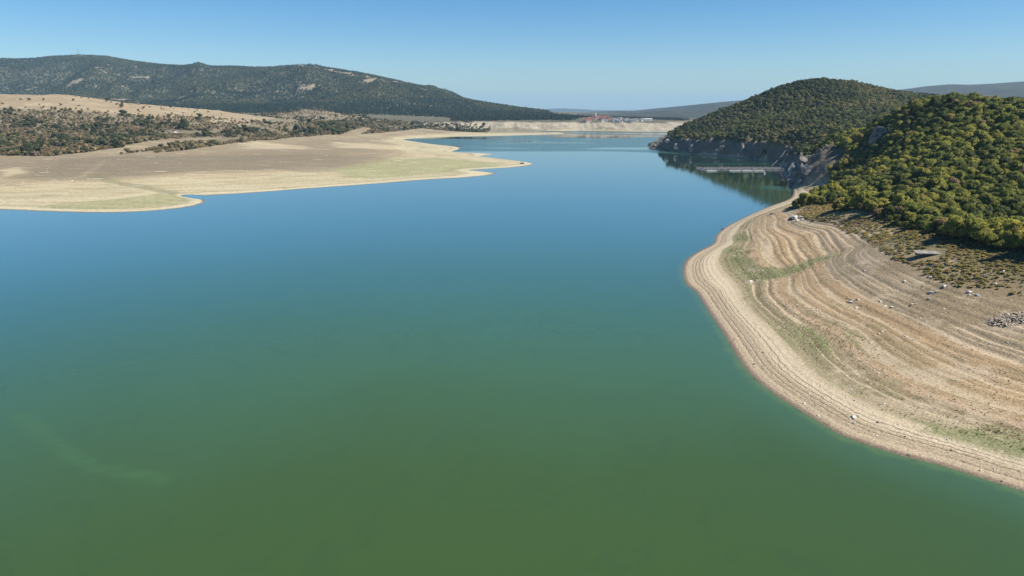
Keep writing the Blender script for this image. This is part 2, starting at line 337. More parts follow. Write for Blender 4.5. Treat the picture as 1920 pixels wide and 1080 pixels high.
# ------------------------------------------------------------------ painted-in ground cover masks (world positions)
def blob(X, Y, px, py, z, rx_, ry_, G=None):
    c = Wz(px, py, z); return np.exp(-(((X - c[0]) / rx_) ** 2 + ((Y - c[1]) / ry_) ** 2))
def poly_px(lst, z): return np.array([Wz(a, b, z)[:2] for a, b in lst])
Rgreen = sum(blob(RX, RY, *b) for b in [(1372,470,2.5,5,14),(1390,490,3.2,6,12),(1420,510,4,7,9),(1455,512,4.5,8,6),(1380,445,2.5,5,16),(1535,492,7,7,5),(1490,503,6,7,4),(1880,850,2,14,5),(1760,812,2.4,10,5)]) + .42 * sum(blob(RX, RY, *b) for b in [(1560,650,2.6,8,12),(1500,630,2.4,6,12)])
Rgreen = np.clip(Rgreen, 0, 1)
Rdark = np.clip(sum(blob(RX, RY, *b) for b in [(1640,470,11,10,8),(1690,520,11,9,10),(1760,560,11.5,9,9),(1800,580,11.5,10,8),(1900,560,14,14,10),(1860,590,12,10,4)]), 0, 1)

# ================================================================== ground materials
def bank_material():
    t = NT('bank_soil'); P = t.pos(); lev = t.attr('lev'); gr = t.attr('green'); dk = t.attr('dark')
    w = t.noise(P, .12, 4); w2 = t.noise(P, .55, 3); fine = t.noise(P, 2.6, 5, .7); med = t.noise(P, .9, 4, .65)
    # fine old waterlines
    L = t.math('ADD', lev, t.math('MULTIPLY', t.math('SUBTRACT', w2, .5), .22)); LW = t.math('ADD', t.attr('levw'), t.math('MULTIPLY', t.math('SUBTRACT', w2, .5), .18))
    def m(v): return v / 26.0
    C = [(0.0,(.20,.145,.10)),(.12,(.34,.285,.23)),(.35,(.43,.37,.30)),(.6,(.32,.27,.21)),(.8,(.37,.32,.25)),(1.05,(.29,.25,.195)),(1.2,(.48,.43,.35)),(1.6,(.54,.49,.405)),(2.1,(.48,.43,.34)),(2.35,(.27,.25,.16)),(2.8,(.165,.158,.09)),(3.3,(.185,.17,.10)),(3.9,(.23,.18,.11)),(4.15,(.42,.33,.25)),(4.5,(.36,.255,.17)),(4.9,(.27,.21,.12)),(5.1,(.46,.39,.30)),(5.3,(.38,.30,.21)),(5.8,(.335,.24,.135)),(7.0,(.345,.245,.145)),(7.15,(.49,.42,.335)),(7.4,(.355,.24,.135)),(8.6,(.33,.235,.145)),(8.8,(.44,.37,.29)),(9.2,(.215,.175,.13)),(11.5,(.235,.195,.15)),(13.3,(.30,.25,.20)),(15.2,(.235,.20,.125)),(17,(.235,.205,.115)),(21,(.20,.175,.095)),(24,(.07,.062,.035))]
    base = t.ramp(t.math('DIVIDE', L, 26.0), [(m(a), c) for a, c in C])
    # the pale bare lines that come and go
    def lines(per, off, wid, lo, hi, strength, L=LW):
        ph = t.math('FRACT', t.math('ADD', t.math('DIVIDE', L, per), off)); d = t.math('ABSOLUTE', t.math('SUBTRACT', ph, .5))
        a = t.rng(d, wid * 1.0, wid * .2); g = t.rng(lev, lo, lo + .6); g2 = t.rng(lev, hi, hi - .6)
        return t.math('MULTIPLY', t.math('MULTIPLY', a, g), t.math('MULTIPLY', g2, strength))
    l1 = t.math('MULTIPLY', lines(.9, .1, .17, 2.4, 15.5, .95), t.rng(t.noise(P, .05, 4), .30, .48))
    col = t.mix(l1, base, (.48, .41, .32))
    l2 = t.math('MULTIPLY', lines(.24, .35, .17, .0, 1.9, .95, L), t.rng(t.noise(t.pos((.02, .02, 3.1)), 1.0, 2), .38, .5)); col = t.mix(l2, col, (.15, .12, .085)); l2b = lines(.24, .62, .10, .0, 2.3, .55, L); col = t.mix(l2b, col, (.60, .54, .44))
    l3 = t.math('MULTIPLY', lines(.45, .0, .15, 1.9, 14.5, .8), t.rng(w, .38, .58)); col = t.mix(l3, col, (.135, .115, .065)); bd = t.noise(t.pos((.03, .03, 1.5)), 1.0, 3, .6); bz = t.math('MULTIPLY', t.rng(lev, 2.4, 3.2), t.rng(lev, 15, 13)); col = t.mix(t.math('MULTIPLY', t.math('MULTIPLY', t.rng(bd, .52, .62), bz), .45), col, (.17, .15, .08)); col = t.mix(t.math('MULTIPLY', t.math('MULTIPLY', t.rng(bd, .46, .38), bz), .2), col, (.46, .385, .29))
    # patches of grass, green and straw
    gz = t.math('MULTIPLY', t.rng(lev, 1.9, 2.6), t.rng(lev, 14, 11))
    gm = t.math('MULTIPLY', gz, t.rng(t.noise(P, .16, 5, .6), .55, .72)); col = t.mix(t.math('MULTIPLY', gm, .6), col, (.17, .175, .085))
    gm2 = t.math('MULTIPLY', t.rng(t.math('ADD', gr, t.math('ADD', t.math('MULTIPLY', t.math('SUBTRACT', med, .5), 1.2), t.math('MULTIPLY', t.math('SINE', t.math('MULTIPLY', LW, 7.0)), .28))), .38, .72), t.rng(lev, 1.5, 2.1)); col = t.mix(t.math('MULTIPLY', gm2, .85), col, (.12, .165, .06))
    col = t.mix(t.math('MULTIPLY', t.rng(t.math('ADD', dk, t.math('MULTIPLY', t.math('SUBTRACT', w2, .5), .8)), .3, .8), .75), col, (.17, .13, .075))
    # pale bare stony patches high up and low down
    bare = t.math('MULTIPLY', t.rng(t.math('ADD', t.noise(P, .09, 5, .65), t.math('MULTIPLY', t.attr('bare'), .22)), .56, .68), t.rng(lev, 1.9, 2.8)); col = t.mix(t.math('MULTIPLY', bare, .65), col, (.44, .385, .31))
    # speckle: tufts dark, pebbles pale
    sp = t.math('MULTIPLY', t.rng(t.vor(P, 1.9), .22, .10), t.rng(lev, 1.6, 2.6)); col = t.mix(t.math('MULTIPLY', sp, .55), col, (.105, .095, .05))
    col = t.mix(t.rng(fine, .32, .72), t.mix(.42, col, (.03, .025, .018)), t.mix(.22, col, (.75, .68, .56)))
    pb = t.rng(t.vor(P, .85), .095, .05); col = t.mix(t.math('MULTIPLY', pb, t.rng(lev, 1.2, 2.4)), col, (.62, .58, .52))
    # rock on steep ground and along the cliffs
    g = t.n('ShaderNodeNewGeometry'); sx = t.n('ShaderNodeSeparateXYZ'); t.l(g.outputs['Normal'], sx.inputs[0])
    cl = t.attr('cliff'); rk = t.noise(t.pos((.5, .5, 1.6)), .5, 6, .72, .6)
    rock = t.ramp(rk, [(.28, (.05, .048, .048)), (.45, (.115, .108, .10)), (.6, (.185, .175, .16)), (.75, (.36, .34, .31))])
    strat = t.math('FRACT', t.math('MULTIPLY', t.math('ADD', lev, t.math('MULTIPLY', w, 3.0)), .55)); rock = t.mix(t.math('MULTIPLY', t.rng(strat, .0, .3), .25), rock, (.15, .13, .115))
    col = t.mix(cl, col, rock)
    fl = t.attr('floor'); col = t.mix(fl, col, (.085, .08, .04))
    h = t.math('ADD', t.math('MULTIPLY', fine, .12), t.math('ADD', t.math('MULTIPLY', med, .25), t.math('MULTIPLY', t.math('MULTIPLY', rk, cl), 3.0)))
    h = t.math('SUBTRACT', h, t.math('MULTIPLY', l2, .07))
    col = t.mix(1.0, col, (1.12, 1.0, .80), 'MULTIPLY')
    wet = t.rng(lev, .05, .28); col = t.mix(wet, t.mix(.45, col, (.03, .025, .02)), col)
    return t.fin(col, t.rng(wet, 0, 1, .5, .95), t.bump(h, .9, 1.0))
M_bank = bank_material()
Rcliff = clf * sstep(.5, 2.5, Rd) * (1 - sstep(16, 23, RZ0 + 3 * fbm(RX, RY, 14, 3, 58))); Rcliff = np.maximum(Rcliff, Rland * (1 - sstep(.6, 1.2, od)))
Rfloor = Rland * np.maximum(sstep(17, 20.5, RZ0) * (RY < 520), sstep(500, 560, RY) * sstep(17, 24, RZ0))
# split into the bank with its near hill, and the second hill
keepR = (RZ > -2.5) & (np.abs(RX) < RY * 1.15 + 60)
jsplit = int(np.searchsorted(ry, 640))
Rbare = np.clip(sum(blob(RX, RY, *b) for b in [(1640,750,3.2,7,4),(1730,760,4,8,3),(1790,700,6,9,3),(1500,560,3,6,5),(1800,790,3,8,2.5)]), 0, 1)
at = dict(bare=Rbare, lev=Rlev, levw=RlevW, green=Rgreen, dark=Rdark, cliff=np.clip(Rcliff, 0, 1), floor=np.clip(Rfloor, 0, 1))
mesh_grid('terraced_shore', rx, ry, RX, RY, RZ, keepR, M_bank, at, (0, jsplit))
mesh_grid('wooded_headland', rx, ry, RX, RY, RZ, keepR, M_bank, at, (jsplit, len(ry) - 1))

# ---- left and far ground
Lgrass = np.clip(inside(LX, LY, poly_px([(60,383),(150,378),(250,372),(320,364),(345,362),(355,372),(320,383),(250,390),(150,390)], 1.2)) * 1.0 + .0, 0, 1)
Lg = np.zeros(LX.shape); near = (LY < 1400) & vis
def softpoly(pl, z, w):
    P_ = poly_px(pl, z); m_ = near; out = np.zeros(LX.shape); x = LX[m_]; y = LY[m_]
    cl = np.concatenate([P_, P_[:1]]); d = seg_dist(x, y, cl); i = inside(x, y, P_); out[m_] = sstep(-w, w, np.where(i, d, -d)); return out
Lgrass = np.maximum(softpoly([(50,388),(130,379),(220,374),(300,362),(350,364),(358,374),(330,383),(250,389),(150,392)], 1.2, 8), .9 * softpoly([(620,318),(700,302),(800,296),(900,300),(960,305),(900,315),(820,324),(720,332),(640,334)], 2.5, 22))
Lmauve = np.maximum(softpoly([(40,330),(60,305),(200,297),(340,296),(480,290),(640,288),(720,290),(700,303),(640,314),(500,317),(380,318),(200,330),(120,332)], 6.5, 45), .45 * softpoly([(-300,305),(100,294),(330,290),(420,284),(700,276),(760,284),(600,300),(100,320),(-300,330)], 8, 30))
def track(pl, z, w):
    ln = smooth_line(np.array([Wz(a, b, z) for a, b in pl]), 4); o = np.zeros(LX.shape); m_ = near; o[m_] = 1 - sstep(w * .5, w, seg_dist(LX[m_], LY[m_], ln)); return o
Ltrack = np.maximum(track([(195,305),(183,313),(165,322),(140,330),(120,333)], 6.5, 2.6), track([(300,250),(340,247),(380,247),(420,246)], 24, 7))
Lditch = track([(165,334),(200,341),(250,347),(300,355),(340,359),(380,364)], 2.5, 7)
LZ = LZ - Lditch * .5
Lpale = np.maximum.reduce([softpoly([(430,272),(480,266),(560,270),(600,274),(560,277),(460,277)], 10, 30), softpoly([(0,318),(40,312),(60,320),(0,330)], 7, 18), .9 * softpoly([(600,268),(700,266),(800,272),(740,278),(620,278)], 7, 35)])
Lfor = np.zeros(LX.shape)
fedge = 2125 - 60 * fbm(LX, LY, 160, 3, 95)
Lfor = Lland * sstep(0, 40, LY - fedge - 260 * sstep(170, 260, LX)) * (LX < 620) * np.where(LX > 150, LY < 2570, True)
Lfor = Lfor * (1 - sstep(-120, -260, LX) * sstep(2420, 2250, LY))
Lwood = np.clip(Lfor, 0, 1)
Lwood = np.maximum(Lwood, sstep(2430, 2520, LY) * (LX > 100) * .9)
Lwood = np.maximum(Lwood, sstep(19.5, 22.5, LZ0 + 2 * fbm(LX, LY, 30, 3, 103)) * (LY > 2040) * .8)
# clearings on the mountain
clr = sum(np.exp(-(((LX - Wd(a, b, d)[0]) / w) ** 2 + ((LY - d) / h) ** 2)) for a, b, d, w, h in [(145,160,3450,45,60),(200,155,3500,60,70),(62,153,3600,35,40),(240,165,3350,40,40),(432,194,2760,45,30),(590,124,3880,90,60),(630,131,3760,60,80),(650,146,3620,50,60),(705,144,3660,60,60),(735,155,3540,80,50),(690,166,3300,40,50),(870,183,3230,60,40),(150,104,4370,80,60),(310,115,4330,60,40),(270,192,2750,60,30),(600,206,2500,60,30),(800,170,3400,50,30)])
nz = fbm(LX, LY, 70, 3, 97); nz2 = fbm(LX, LY, 28, 3, 99)
mcx = np.array([Wd(a, b, d)[0] for a, b, d in mcrest]); mcy = np.array([d for a, b, d in mcrest]); ridge_m = np.exp(-((LY - np.interp(LX, mcx, mcy) + 60) / 130) ** 2) * sstep(-1330, -1100, LX) * (LX < 0)
Lclear = Lwood * (LX < 250) * np.clip(sstep(.5, .8, clr * (1 + .9 * nz + .7 * nz2)) + sstep(.36, .5, ridge_m * (.55 + .8 * nz2 + .5 * nz) - .12) + sstep(.57, .67, .5 * nz2 + fbm(LX, LY, 120, 5, 98) + .35 * sstep(3200, 4200, LY) * sstep(-1500, -700, LX)), 0, 1)
Lcliff = np.clip(fc * (LY > 1900), 0, 1) * (1 - sstep(18, 24, LZ0))
def left_material():
    t = NT('dry_lakebed'); P = t.pos(); lev = t.attr('lev')
    big = t.noise(t.pos((.6, 1, 1)), .010, 5, .6); med = t.noise(P, .07, 6, .72); fine = t.noise(P, .45, 4, .7); str_ = t.noise(t.pos((.22, 1.0, 1)), .06, 4, .6)
    L = t.math('ADD', lev, t.math('MULTIPLY', t.math('SUBTRACT', big, .5), 2.0))
    base = t.ramp(t.math('DIVIDE', L, 100.0), [(0, (.30, .25, .175)), (.003, (.47, .405, .295)), (.010, (.50, .42, .30)), (.02, (.40, .34, .215)), (.03, (.46, .375, .25)), (.045, (.38, .305, .21)), (.06, (.285, .225, .165)), (.08, (.27, .21, .155)), (.10, (.31, .245, .175)), (.13, (.31, .245, .18)), (.2, (.25, .195, .135)), (.35, (.27, .20, .135)), (.5, (.30, .215, .14)), (1., (.29, .21, .135))])
    col = t.mix(t.math('MULTIPLY', t.rng(str_, .45, .65), .5), base, t.mix(.55, base, (.60, .53, .42)))
    dk = t.rng(t.noise(t.pos((.25, 1, 1)), .035, 5, .6), .52, .68); col = t.mix(t.math('MULTIPLY', dk, .35), col, (.24, .20, .13))
    ph = t.math('FRACT', t.math('MULTIPLY', t.math('ADD', lev, t.math('MULTIPLY', med, .3)), 1.7)); ln = t.math('MULTIPLY', t.rng(ph, .0, .25), t.rng(ph, .6, .3)); col = t.mix(t.math('MULTIPLY', t.math('MULTIPLY', ln, .3), t.rng(lev, 9, 6)), col, (.25, .20, .13))
    col = t.mix(t.math('MULTIPLY', t.rng(t.math('ADD', t.attr('mauve'), t.math('ADD', t.math('MULTIPLY', t.math('SUBTRACT', str_, .5), 1.6), t.math('MULTIPLY', t.math('SUBTRACT', med, .5), .6))), .3, .85), .8), col, (.205, .165, .125))
    g = t.rng(t.math('ADD', t.attr('grass'), t.math('MULTIPLY', t.math('SUBTRACT', str_, .5), 1.3)), .35, .85); col = t.mix(t.math('MULTIPLY', g, .72), col, (.25, .255, .12))
    col = t.mix(t.math('MULTIPLY', t.attr('ditch'), .65), col, (.17, .155, .08))
    col = t.mix(t.math('MULTIPLY', t.rng(t.math('ADD', t.attr('pale'), t.math('ADD', t.math('MULTIPLY', t.math('SUBTRACT', str_, .5), 2.0), t.math('SUBTRACT', med, .5))), .45, .95), .75), col, (.60, .51, .38))
    col = t.mix(t.math('MULTIPLY', t.attr('track'), .4), col, (.46, .37, .27))
    wsp = t.math('MULTIPLY', t.rng(t.vor(t.pos((.45, 1, 1)), .045), .17, .07), t.rng(lev, 1, 3)); col = t.mix(t.math('MULTIPLY', t.math('MULTIPLY', wsp, .8), t.rng(lev, 16, 12)), col, (.62, .57, .49))
    # tawny hill: faint scrub mottling
    sf = t.math('ADD', t.attr('scrub'), t.math('MULTIPLY', t.math('SUBTRACT', med, .5), 1.1)); col = t.mix(t.math('MULTIPLY', t.rng(sf, .35, .8), .85), col, t.mix(t.rng(fine, .4, .6), (.125, .105, .068), (.20, .16, .115)))
    hm = t.math('MULTIPLY', t.rng(lev, 14, 26), t.rng(med, .5, .62)); col = t.mix(t.math('MULTIPLY', hm, .35), col, (.22, .175, .115))
    # cliffs of the far shore
    s1 = t.noise(t.pos((.16, 1.0, 1)), .16, 5, .68); col = t.mix(t.math('MULTIPLY', t.math('MULTIPLY', t.rng(s1, .54, .66), t.rng(lev, 18, 12)), .65), col, (.205, .17, .11)); col = t.mix(t.math('MULTIPLY', t.math('MULTIPLY', t.rng(s1, .44, .32), t.rng(lev, 18, 12)), .45), col, (.60, .52, .40))
    spk = t.math('MULTIPLY', t.rng(t.vor(P, .22), .20, .08), t.rng(lev, .8, 2)); col = t.mix(t.math('MULTIPLY', t.math('MULTIPLY', spk, t.rng(med, .4, .6)), .6), col, (.13, .105, .065))
    edg = t.math('MULTIPLY', t.rng(lev, .02, .16), t.rng(lev, .55, .22)); col = t.mix(t.math('MULTIPLY', edg, .7), col, (.56, .49, .37)); edk = t.math('MULTIPLY', t.rng(lev, .45, .62), t.rng(lev, 1.0, .75)); col = t.mix(t.math('MULTIPLY', edk, .35), col, (.20, .19, .10))
    cr = t.noise(t.pos((1, .3, .5)), .05, 5, .7); cliff = t.ramp(cr, [(.3, (.20, .17, .14)), (.5, (.36, .31, .25)), (.7, (.52, .47, .38))])
    lay = t.noise(t.pos((.02, .02, .55)), 1.0, 3); cliff = t.mix(t.math('MULTIPLY', t.rng(lay, .45, .6), .5), cliff, (.29, .235, .20)); vr = t.noise(t.pos((1, .2, .12)), .12, 4, .7); cliff = t.mix(t.math('MULTIPLY', t.rng(vr, .5, .65), .5), cliff, (.17, .145, .125))
    col = t.mix(t.attr('cliff'), col, cliff)
    # forest floor and clearings on the mountain
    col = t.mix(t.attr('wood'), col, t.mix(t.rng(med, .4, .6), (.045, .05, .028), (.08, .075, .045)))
    col = t.mix(t.attr('clear'), col, (.27, .205, .145))
    col = t.mix(t.rng(fine, .3, .75), t.mix(.3, col, (.03, .025, .02)), t.mix(.12, col, (.8, .72, .6)))
    col = t.mix(1.0, col, (1.01, 1.0, .85), 'MULTIPLY')
    col = t.mix(t.math('MULTIPLY', t.math('MULTIPLY', t.rng(lev, 2.6, 5), t.rng(lev, 40, 20)), t.math('SUBTRACT', 1.0, t.attr('cliff'))), col, t.mix(1.0, col, (.84, .81, .76), 'MULTIPLY'))
    wet = t.rng(lev, .03, .13); col = t.mix(wet, t.mix(.55, col, (.05, .04, .03)), col)
    return t.fin(col, .95, t.bump(t.math('ADD', t.math('MULTIPLY', fine, .5), med), .6, 1.0))
M_left = left_material()
keepL = (LZ > -1.2) & (np.abs(LX) < LY * .98 + 120)
fr_px = [(-300,289),(0,291),(100,291),(200,292),(280,288),(330,281),(348,277),(380,268),(420,262),(480,259),(560,255),(640,253),(675,252),(720,242),(790,240)]
front = np.array([Wz(a, b, 10.5 if a < 400 else 13.5)[:2] for a, b in fr_px]); front = front[np.argsort(front[:, 0])]
Lscrub = sstep(-2, 12, LY - np.interp(LX, front[:, 0], front[:, 1])) * (LY < 2120) * (1 - .9 * sstep(1200, 1290, LY) * (LY < 1560) * (LX < -480)) * (LX < 100)
Lscrub = np.maximum(Lscrub, sstep(20, 23.5, LZ0 + 2 * fbm(LX, LY, 40, 3, 102)) * (LY > 2040))
atl = dict(scrub=Lscrub, lev=LZ, mauve=Lmauve, grass=Lgrass, ditch=Lditch, pale=Lpale, track=Ltrack, cliff=Lcliff, wood=Lwood, clear=Lclear)
j1 = int(np.searchsorted(ly, 1900)); j2 = int(np.searchsorted(ly, 2122))
mesh_grid('dry_lakebed_and_hill', lx, ly, LX, LY, LZ, keepL, M_left, atl, (0, j1))
mesh_grid('far_shore', lx, ly, LX, LY, LZ, keepL, M_left, atl, (j1, j2))
mesh_grid('mountain', lx, ly, LX, LY, LZ, keepL, M_left, atl, (j2, len(ly) - 1))

# ---- far blue ranges
def far_range(name, sil, d_front, d_crest, d_back, z0, mat, step, amp=40, seed=0):
    cx = np.array([Wd(a, b, d_crest)[0] for a, b in sil]); cz = np.array([Wd(a, b, d_crest)[2] for a, b in sil])
    xs = np.arange(cx[0], cx[-1], step); ys = np.arange(d_front, d_back, step); X, Y = np.meshgrid(xs, ys)
    # the crest line fans out with distance
    H = np.interp(X, cx, cz) - 3; f = np.where(Y < d_crest, (Y - d_front) / (d_crest - d_front), 1 - .8 * (Y - d_crest) / (d_back - d_crest))
    f = np.clip(f, 0, 1); prof = f ** .75
    Z = z0 + (H - z0) * prof + amp * (ridged(X + .4 * Y, Y * .6, 1500, 4, seed) - .62) * 2.2 * np.sin(np.pi * np.clip(f, 0, 1)) * (Y < d_crest)
    return mesh_grid(name, xs, ys, X, Y, Z, np.ones(X.shape, bool), mat)
tm = NT('distant_forest'); n_ = tm.noise(tm.pos(), .004, 6, .7); n2 = tm.noise(tm.pos(), .02, 4, .7)
M_far = tm.fin(tm.mix(tm.rng(n2, .35, .65), tm.mix(tm.rng(n_, .4, .6), (.02, .028, .018), (.045, .045, .03)), (.06, .055, .035)), .95)
far_range('distant_range', [(1000,216),(1060,212),(1120,214),(1140,212),(1170,206.5),(1200,211),(1215,209),(1230,206.5),(1262,207),(1285,202),(1310,195.5),(1350,190.5),(1395,187),(1450,183),(1550,180),(1640,176),(1680,170.5),(1740,160.5),(1780,157),(1815,158),(1850,156.5),(1900,153),(1930,151),(2100,150),(2300,158)], 2900, 5200, 8000, 18, M_far, 45, 30, 5)
far_range('distant_foothill', [(1600,196),(1700,192),(1800,182),(1840,173),(1880,167),(1920,162),(2000,156),(2150,150),(2400,160)], 2600, 4200, 5600, 18, M_far, 40, 26, 9)
far_range('pale_far_range', [(980,206),(1020,205),(1050,203.5),(1075,206.5),(1120,209),(1200,209),(1300,207),(1450,203),(1700,205),(2000,205)], 13500, 16000, 18000, 18, M_far, 150, 60, 13)
# plain beneath everything, out to the horizon
def sheet(name, x0, x1, y0, y1, z, mat):
    me = bpy.data.meshes.new(name); me.from_pydata([(x0, y0, z), (x1, y0, z), (x1, y1, z), (x0, y1, z)], [], [(0, 1, 2, 3)]); me.materials.append(mat)
    o = bpy.data.objects.new(name, me); COL.objects.link(o); o['kind'] = 'structure'; return o
tp = NT('plain_soil'); M_plain = tp.fin(tp.mix(tp.rng(tp.noise(tp.pos(), .003, 5, .6), .4, .6), (.13, .12, .08), (.05, .06, .035)), .95)
sheet('valley_plain', -25000, 25000, 2700, 28500, 17.0, M_plain)

# ================================================================== WATER
wx = axis([(-3000,-1000,100),(-1000,0,40),(0,30,6),(30,240,2.0),(240,360,5),(360,900,60)])
wy = axis([(-400,60,40),(60,560,2.0),(560,1200,8),(1200,2400,30)])
WX, WY = np.meshgrid(wx, wy)
wd = np.full(WX.shape, 200.0); mk = (WX > -10) & (WY < 1300); wd[mk] = seg_dist(WX[mk], WY[mk], RS)
# where the wind ruffles the water (world-space patches)
ang = fbm(WX * .3, WY, 160, 3, 111)
def water_material():
    t = NT('lake_water'); P = t.pos(); sd = t.attr('shore'); ruff = t.attr('ruffle')
    sep = t.n('ShaderNodeSeparateXYZ'); t.l(P, sep.inputs[0])
    warp = t.noise(t.pos((1, .6, 1)), .006, 4, .6, .4)
    yy = t.math('ADD', sep.outputs['Y'], t.math('ADD', t.math('MULTIPLY', sep.outputs['X'], -.12), t.math('MULTIPLY', t.math('SUBTRACT', warp, .5), 120)))
    deep = t.ramp(t.math('DIVIDE', yy, 700.0), [(0, (.038, .069, .016)), (.14, (.040, .077, .023)), (.21, (.045, .100, .045)), (.33, (.045, .118, .070)), (.5, (.052, .138, .086)), (.75, (.042, .125, .066)), (1, (.034, .105, .052))])  # water colour shifts with distance; some reflected sky and hill is painted in
    wisps = t.noise(t.pos((1.0, .8, 1)), .022, 6, .62, 2.2)
    deep = t.mix(t.math('MULTIPLY', t.rng(t.math('ABSOLUTE', t.math('SUBTRACT', wisps, .5)), .022, .004), .10), deep, (.022, .05, .035))
    sh = t.math('ADD', sd, t.math('MULTIPLY', t.math('SUBTRACT', t.noise(P, .25, 3), .5), 4))
    col = t.mix(t.rng(sh, 16, 0.5, 0, .55), deep, (.048, .105, .055))
    col = t.mix(t.rng(sh, 2.6, .4, 0, .75), col, (.085, .135, .045))
    # streak of algae drifting lower left
    col = t.mix(t.math('MULTIPLY', t.attr('algae'), t.rng(t.noise(P, .9, 4), .3, .6, .25, .9)), col, (.052, .112, .040))
    w1 = t.noise(t.pos((.8, 1.3, 1)), .9, 3, .6); w2 = t.noise(P, .18, 2)
    rip = t.noise(t.pos((.5, 1.6, 1)), .6, 3, .6)
    h = t.math('ADD', t.math('MULTIPLY', w1, .012), t.math('MULTIPLY', w2, .03)); h = t.math('ADD', h, t.math('MULTIPLY', t.math('MULTIPLY', rip, ruff), .12))
    nrm = t.bump(h, .5, 1.0); df = t.n('ShaderNodeBsdfDiffuse'); gl = t.n('ShaderNodeBsdfGlossy'); fr = t.n('ShaderNodeFresnel'); fr.inputs['IOR'].default_value = 1.333
    t.put(df.inputs['Color'], col); t.put(gl.inputs['Roughness'], t.math('ADD', .035, t.math('MULTIPLY', ruff, .15))); t.l(nrm, gl.inputs['Normal']); t.l(nrm, fr.inputs['Normal'])
    fc_ = t.n('ShaderNodeFloatCurve'); t.l(fr.outputs[0], fc_.inputs['Value']); cv = fc_.mapping.curves[0]
    for a, b in ((.05, .05), (.13, .15), (.24, .38), (.405, .72), (.6, .90)): cv.points.new(a, b)
    fc_.mapping.update(); mx = t.n('ShaderNodeMixShader'); t.l(t.math('MULTIPLY', fc_.outputs[0], t.math('SUBTRACT', 1.0, t.math('MULTIPLY', ruff, .33))), mx.inputs[0]); t.l(df.outputs[0], mx.inputs[1]); t.l(gl.outputs[0], mx.inputs[2]); t.l(mx.outputs[0], t.out.inputs['Surface']); t.t.nodes.remove(t.b)
    return t.m
M_water = water_material()
def chain(pl, w):
    ln = smooth_line(np.array([Wz(a, b, 0) for a, b in pl]), 2); o = np.zeros(WX.shape); d = seg_dist(WX, WY, ln); return np.exp(-(d / w) ** 2)
# ruffle: far reach beyond about 950 m, with long calm streaks left in it, and a few cat's-paws
edge = 985 + 60 * fbm(WX, WY, 260, 3, 121) - .25 * (WX - 150) * (WX > 150)
ruffle = sstep(-25, 45, WY - edge) * (1 - .85 * sstep(.16, .34, fbm(WX * .35 + 60, WY + .10 * WX, 120, 3, 123)))
c1 = Wz(1455, 353, 0); ruffle = np.maximum(ruffle, .8 * (1 - sstep(.6, 1.2, np.hypot((WX - c1[0]) / 13, (WY - c1[1]) / 22))))
c2 = Wz(1395, 308, 0); ruffle = np.maximum(ruffle, .7 * (1 - sstep(.5, 1.2, np.hypot((WX - c2[0] + 15) / 60, (WY - c2[1] - 5) / 16))))
def water_mesh():
    xs = axis([(-3000,-700,60),(-700,-200,14),(-200,-106,8),(-106,-48,1.0),(-48,30,8),(30,240,2.0),(240,400,6),(400,900,60)]); ys = axis([(-400,60,40),(60,560,2.0),(560,900,6),(900,1800,9),(1800,2400,30)])
    X, Y = np.meshgrid(xs, ys); G = lambda A: Grid(wx, wy, A)(X.ravel(), Y.ravel()).reshape(X.shape)
    mk = (X > -10) & (Y < 1300); sd = np.full(X.shape, 200.0); sd[mk] = seg_dist(X[mk], Y[mk], RS)
    e = 985 + 60 * fbm(X, Y, 260, 3, 121) - .25 * (X - 150) * (X > 150)
    r = sstep(-12, 22, Y - e) * (1 - .95 * sstep(.19, .35, fbm(X * .35 + 60, Y + .10 * X, 110, 3, 123)))
    r = np.maximum(r, .55 * (1 - sstep(.35, 1.3, np.hypot((X - c1[0]) / 13, (Y - c1[1]) / 24) + .35 * fbm(X, Y, 9, 3, 127))))
    r = np.maximum(r, .5 * (1 - sstep(.3, 1.2, np.hypot((X - c2[0] + 15) / 60, (Y - c2[1] - 5) / 18) + .3 * fbm(X, Y, 14, 3, 128))))
    ln = smooth_line(np.array([Wz(a, b, 0) for a, b in [(40,780),(80,812),(120,842),(160,868),(200,882),(250,888),(310,898)]]), 2)
    al = np.zeros(X.shape); mm = (Y < 300) & (X < 0); al[mm] = np.exp(-(seg_dist(X[mm], Y[mm], ln) / (1.1 + .9 * fbm(X[mm], Y[mm], 9, 2, 129))) ** 2)
    return mesh_grid('water', xs, ys, X, Y, np.zeros(X.shape), np.ones(X.shape, bool), M_water, dict(shore=sd, ruffle=r, algae=al))
water_mesh()
bx0 = sheet('lakebed', -3000, 3000, -500, 2600, -6.0, M_plain)

# ================================================================== VEGETATION
def leafmat(name, stops, trans=.25, gain=(1, 1, 1)):
    t = NT(name); tint = t.attr('tint', 'INSTANCER'); g = t.n('ShaderNodeNewGeometry')
    n = t.noise(t.pos(), .5, 3); f = t.math('ADD', tint, t.math('MULTIPLY', t.math('SUBTRACT', n, .5), .5), clamp=True)
    c = t.mix(1.0, t.ramp(f, stops), gain, 'MULTIPLY'); r = t.math('MULTIPLY', t.math('SUBTRACT', g.outputs['Random Per Island'], .5), .85)
    hv = t.n('ShaderNodeHueSaturation'); t.l(c, hv.inputs['Color']); t.l(t.math('ADD', r, 1.0), hv.inputs['Value'])
    t.fin(hv.outputs[0], .75); t.b.inputs['Specular IOR Level'].default_value = .2
    tr = t.n('ShaderNodeBsdfTranslucent'); t.l(hv.outputs[0], tr.inputs['Color']); mx = t.n('ShaderNodeMixShader'); mx.inputs[0].default_value = trans
    t.l(t.b.outputs[0], mx.inputs[1]); t.l(tr.outputs[0], mx.inputs[2]); t.l(mx.outputs[0], t.out.inputs['Surface']); return t.m
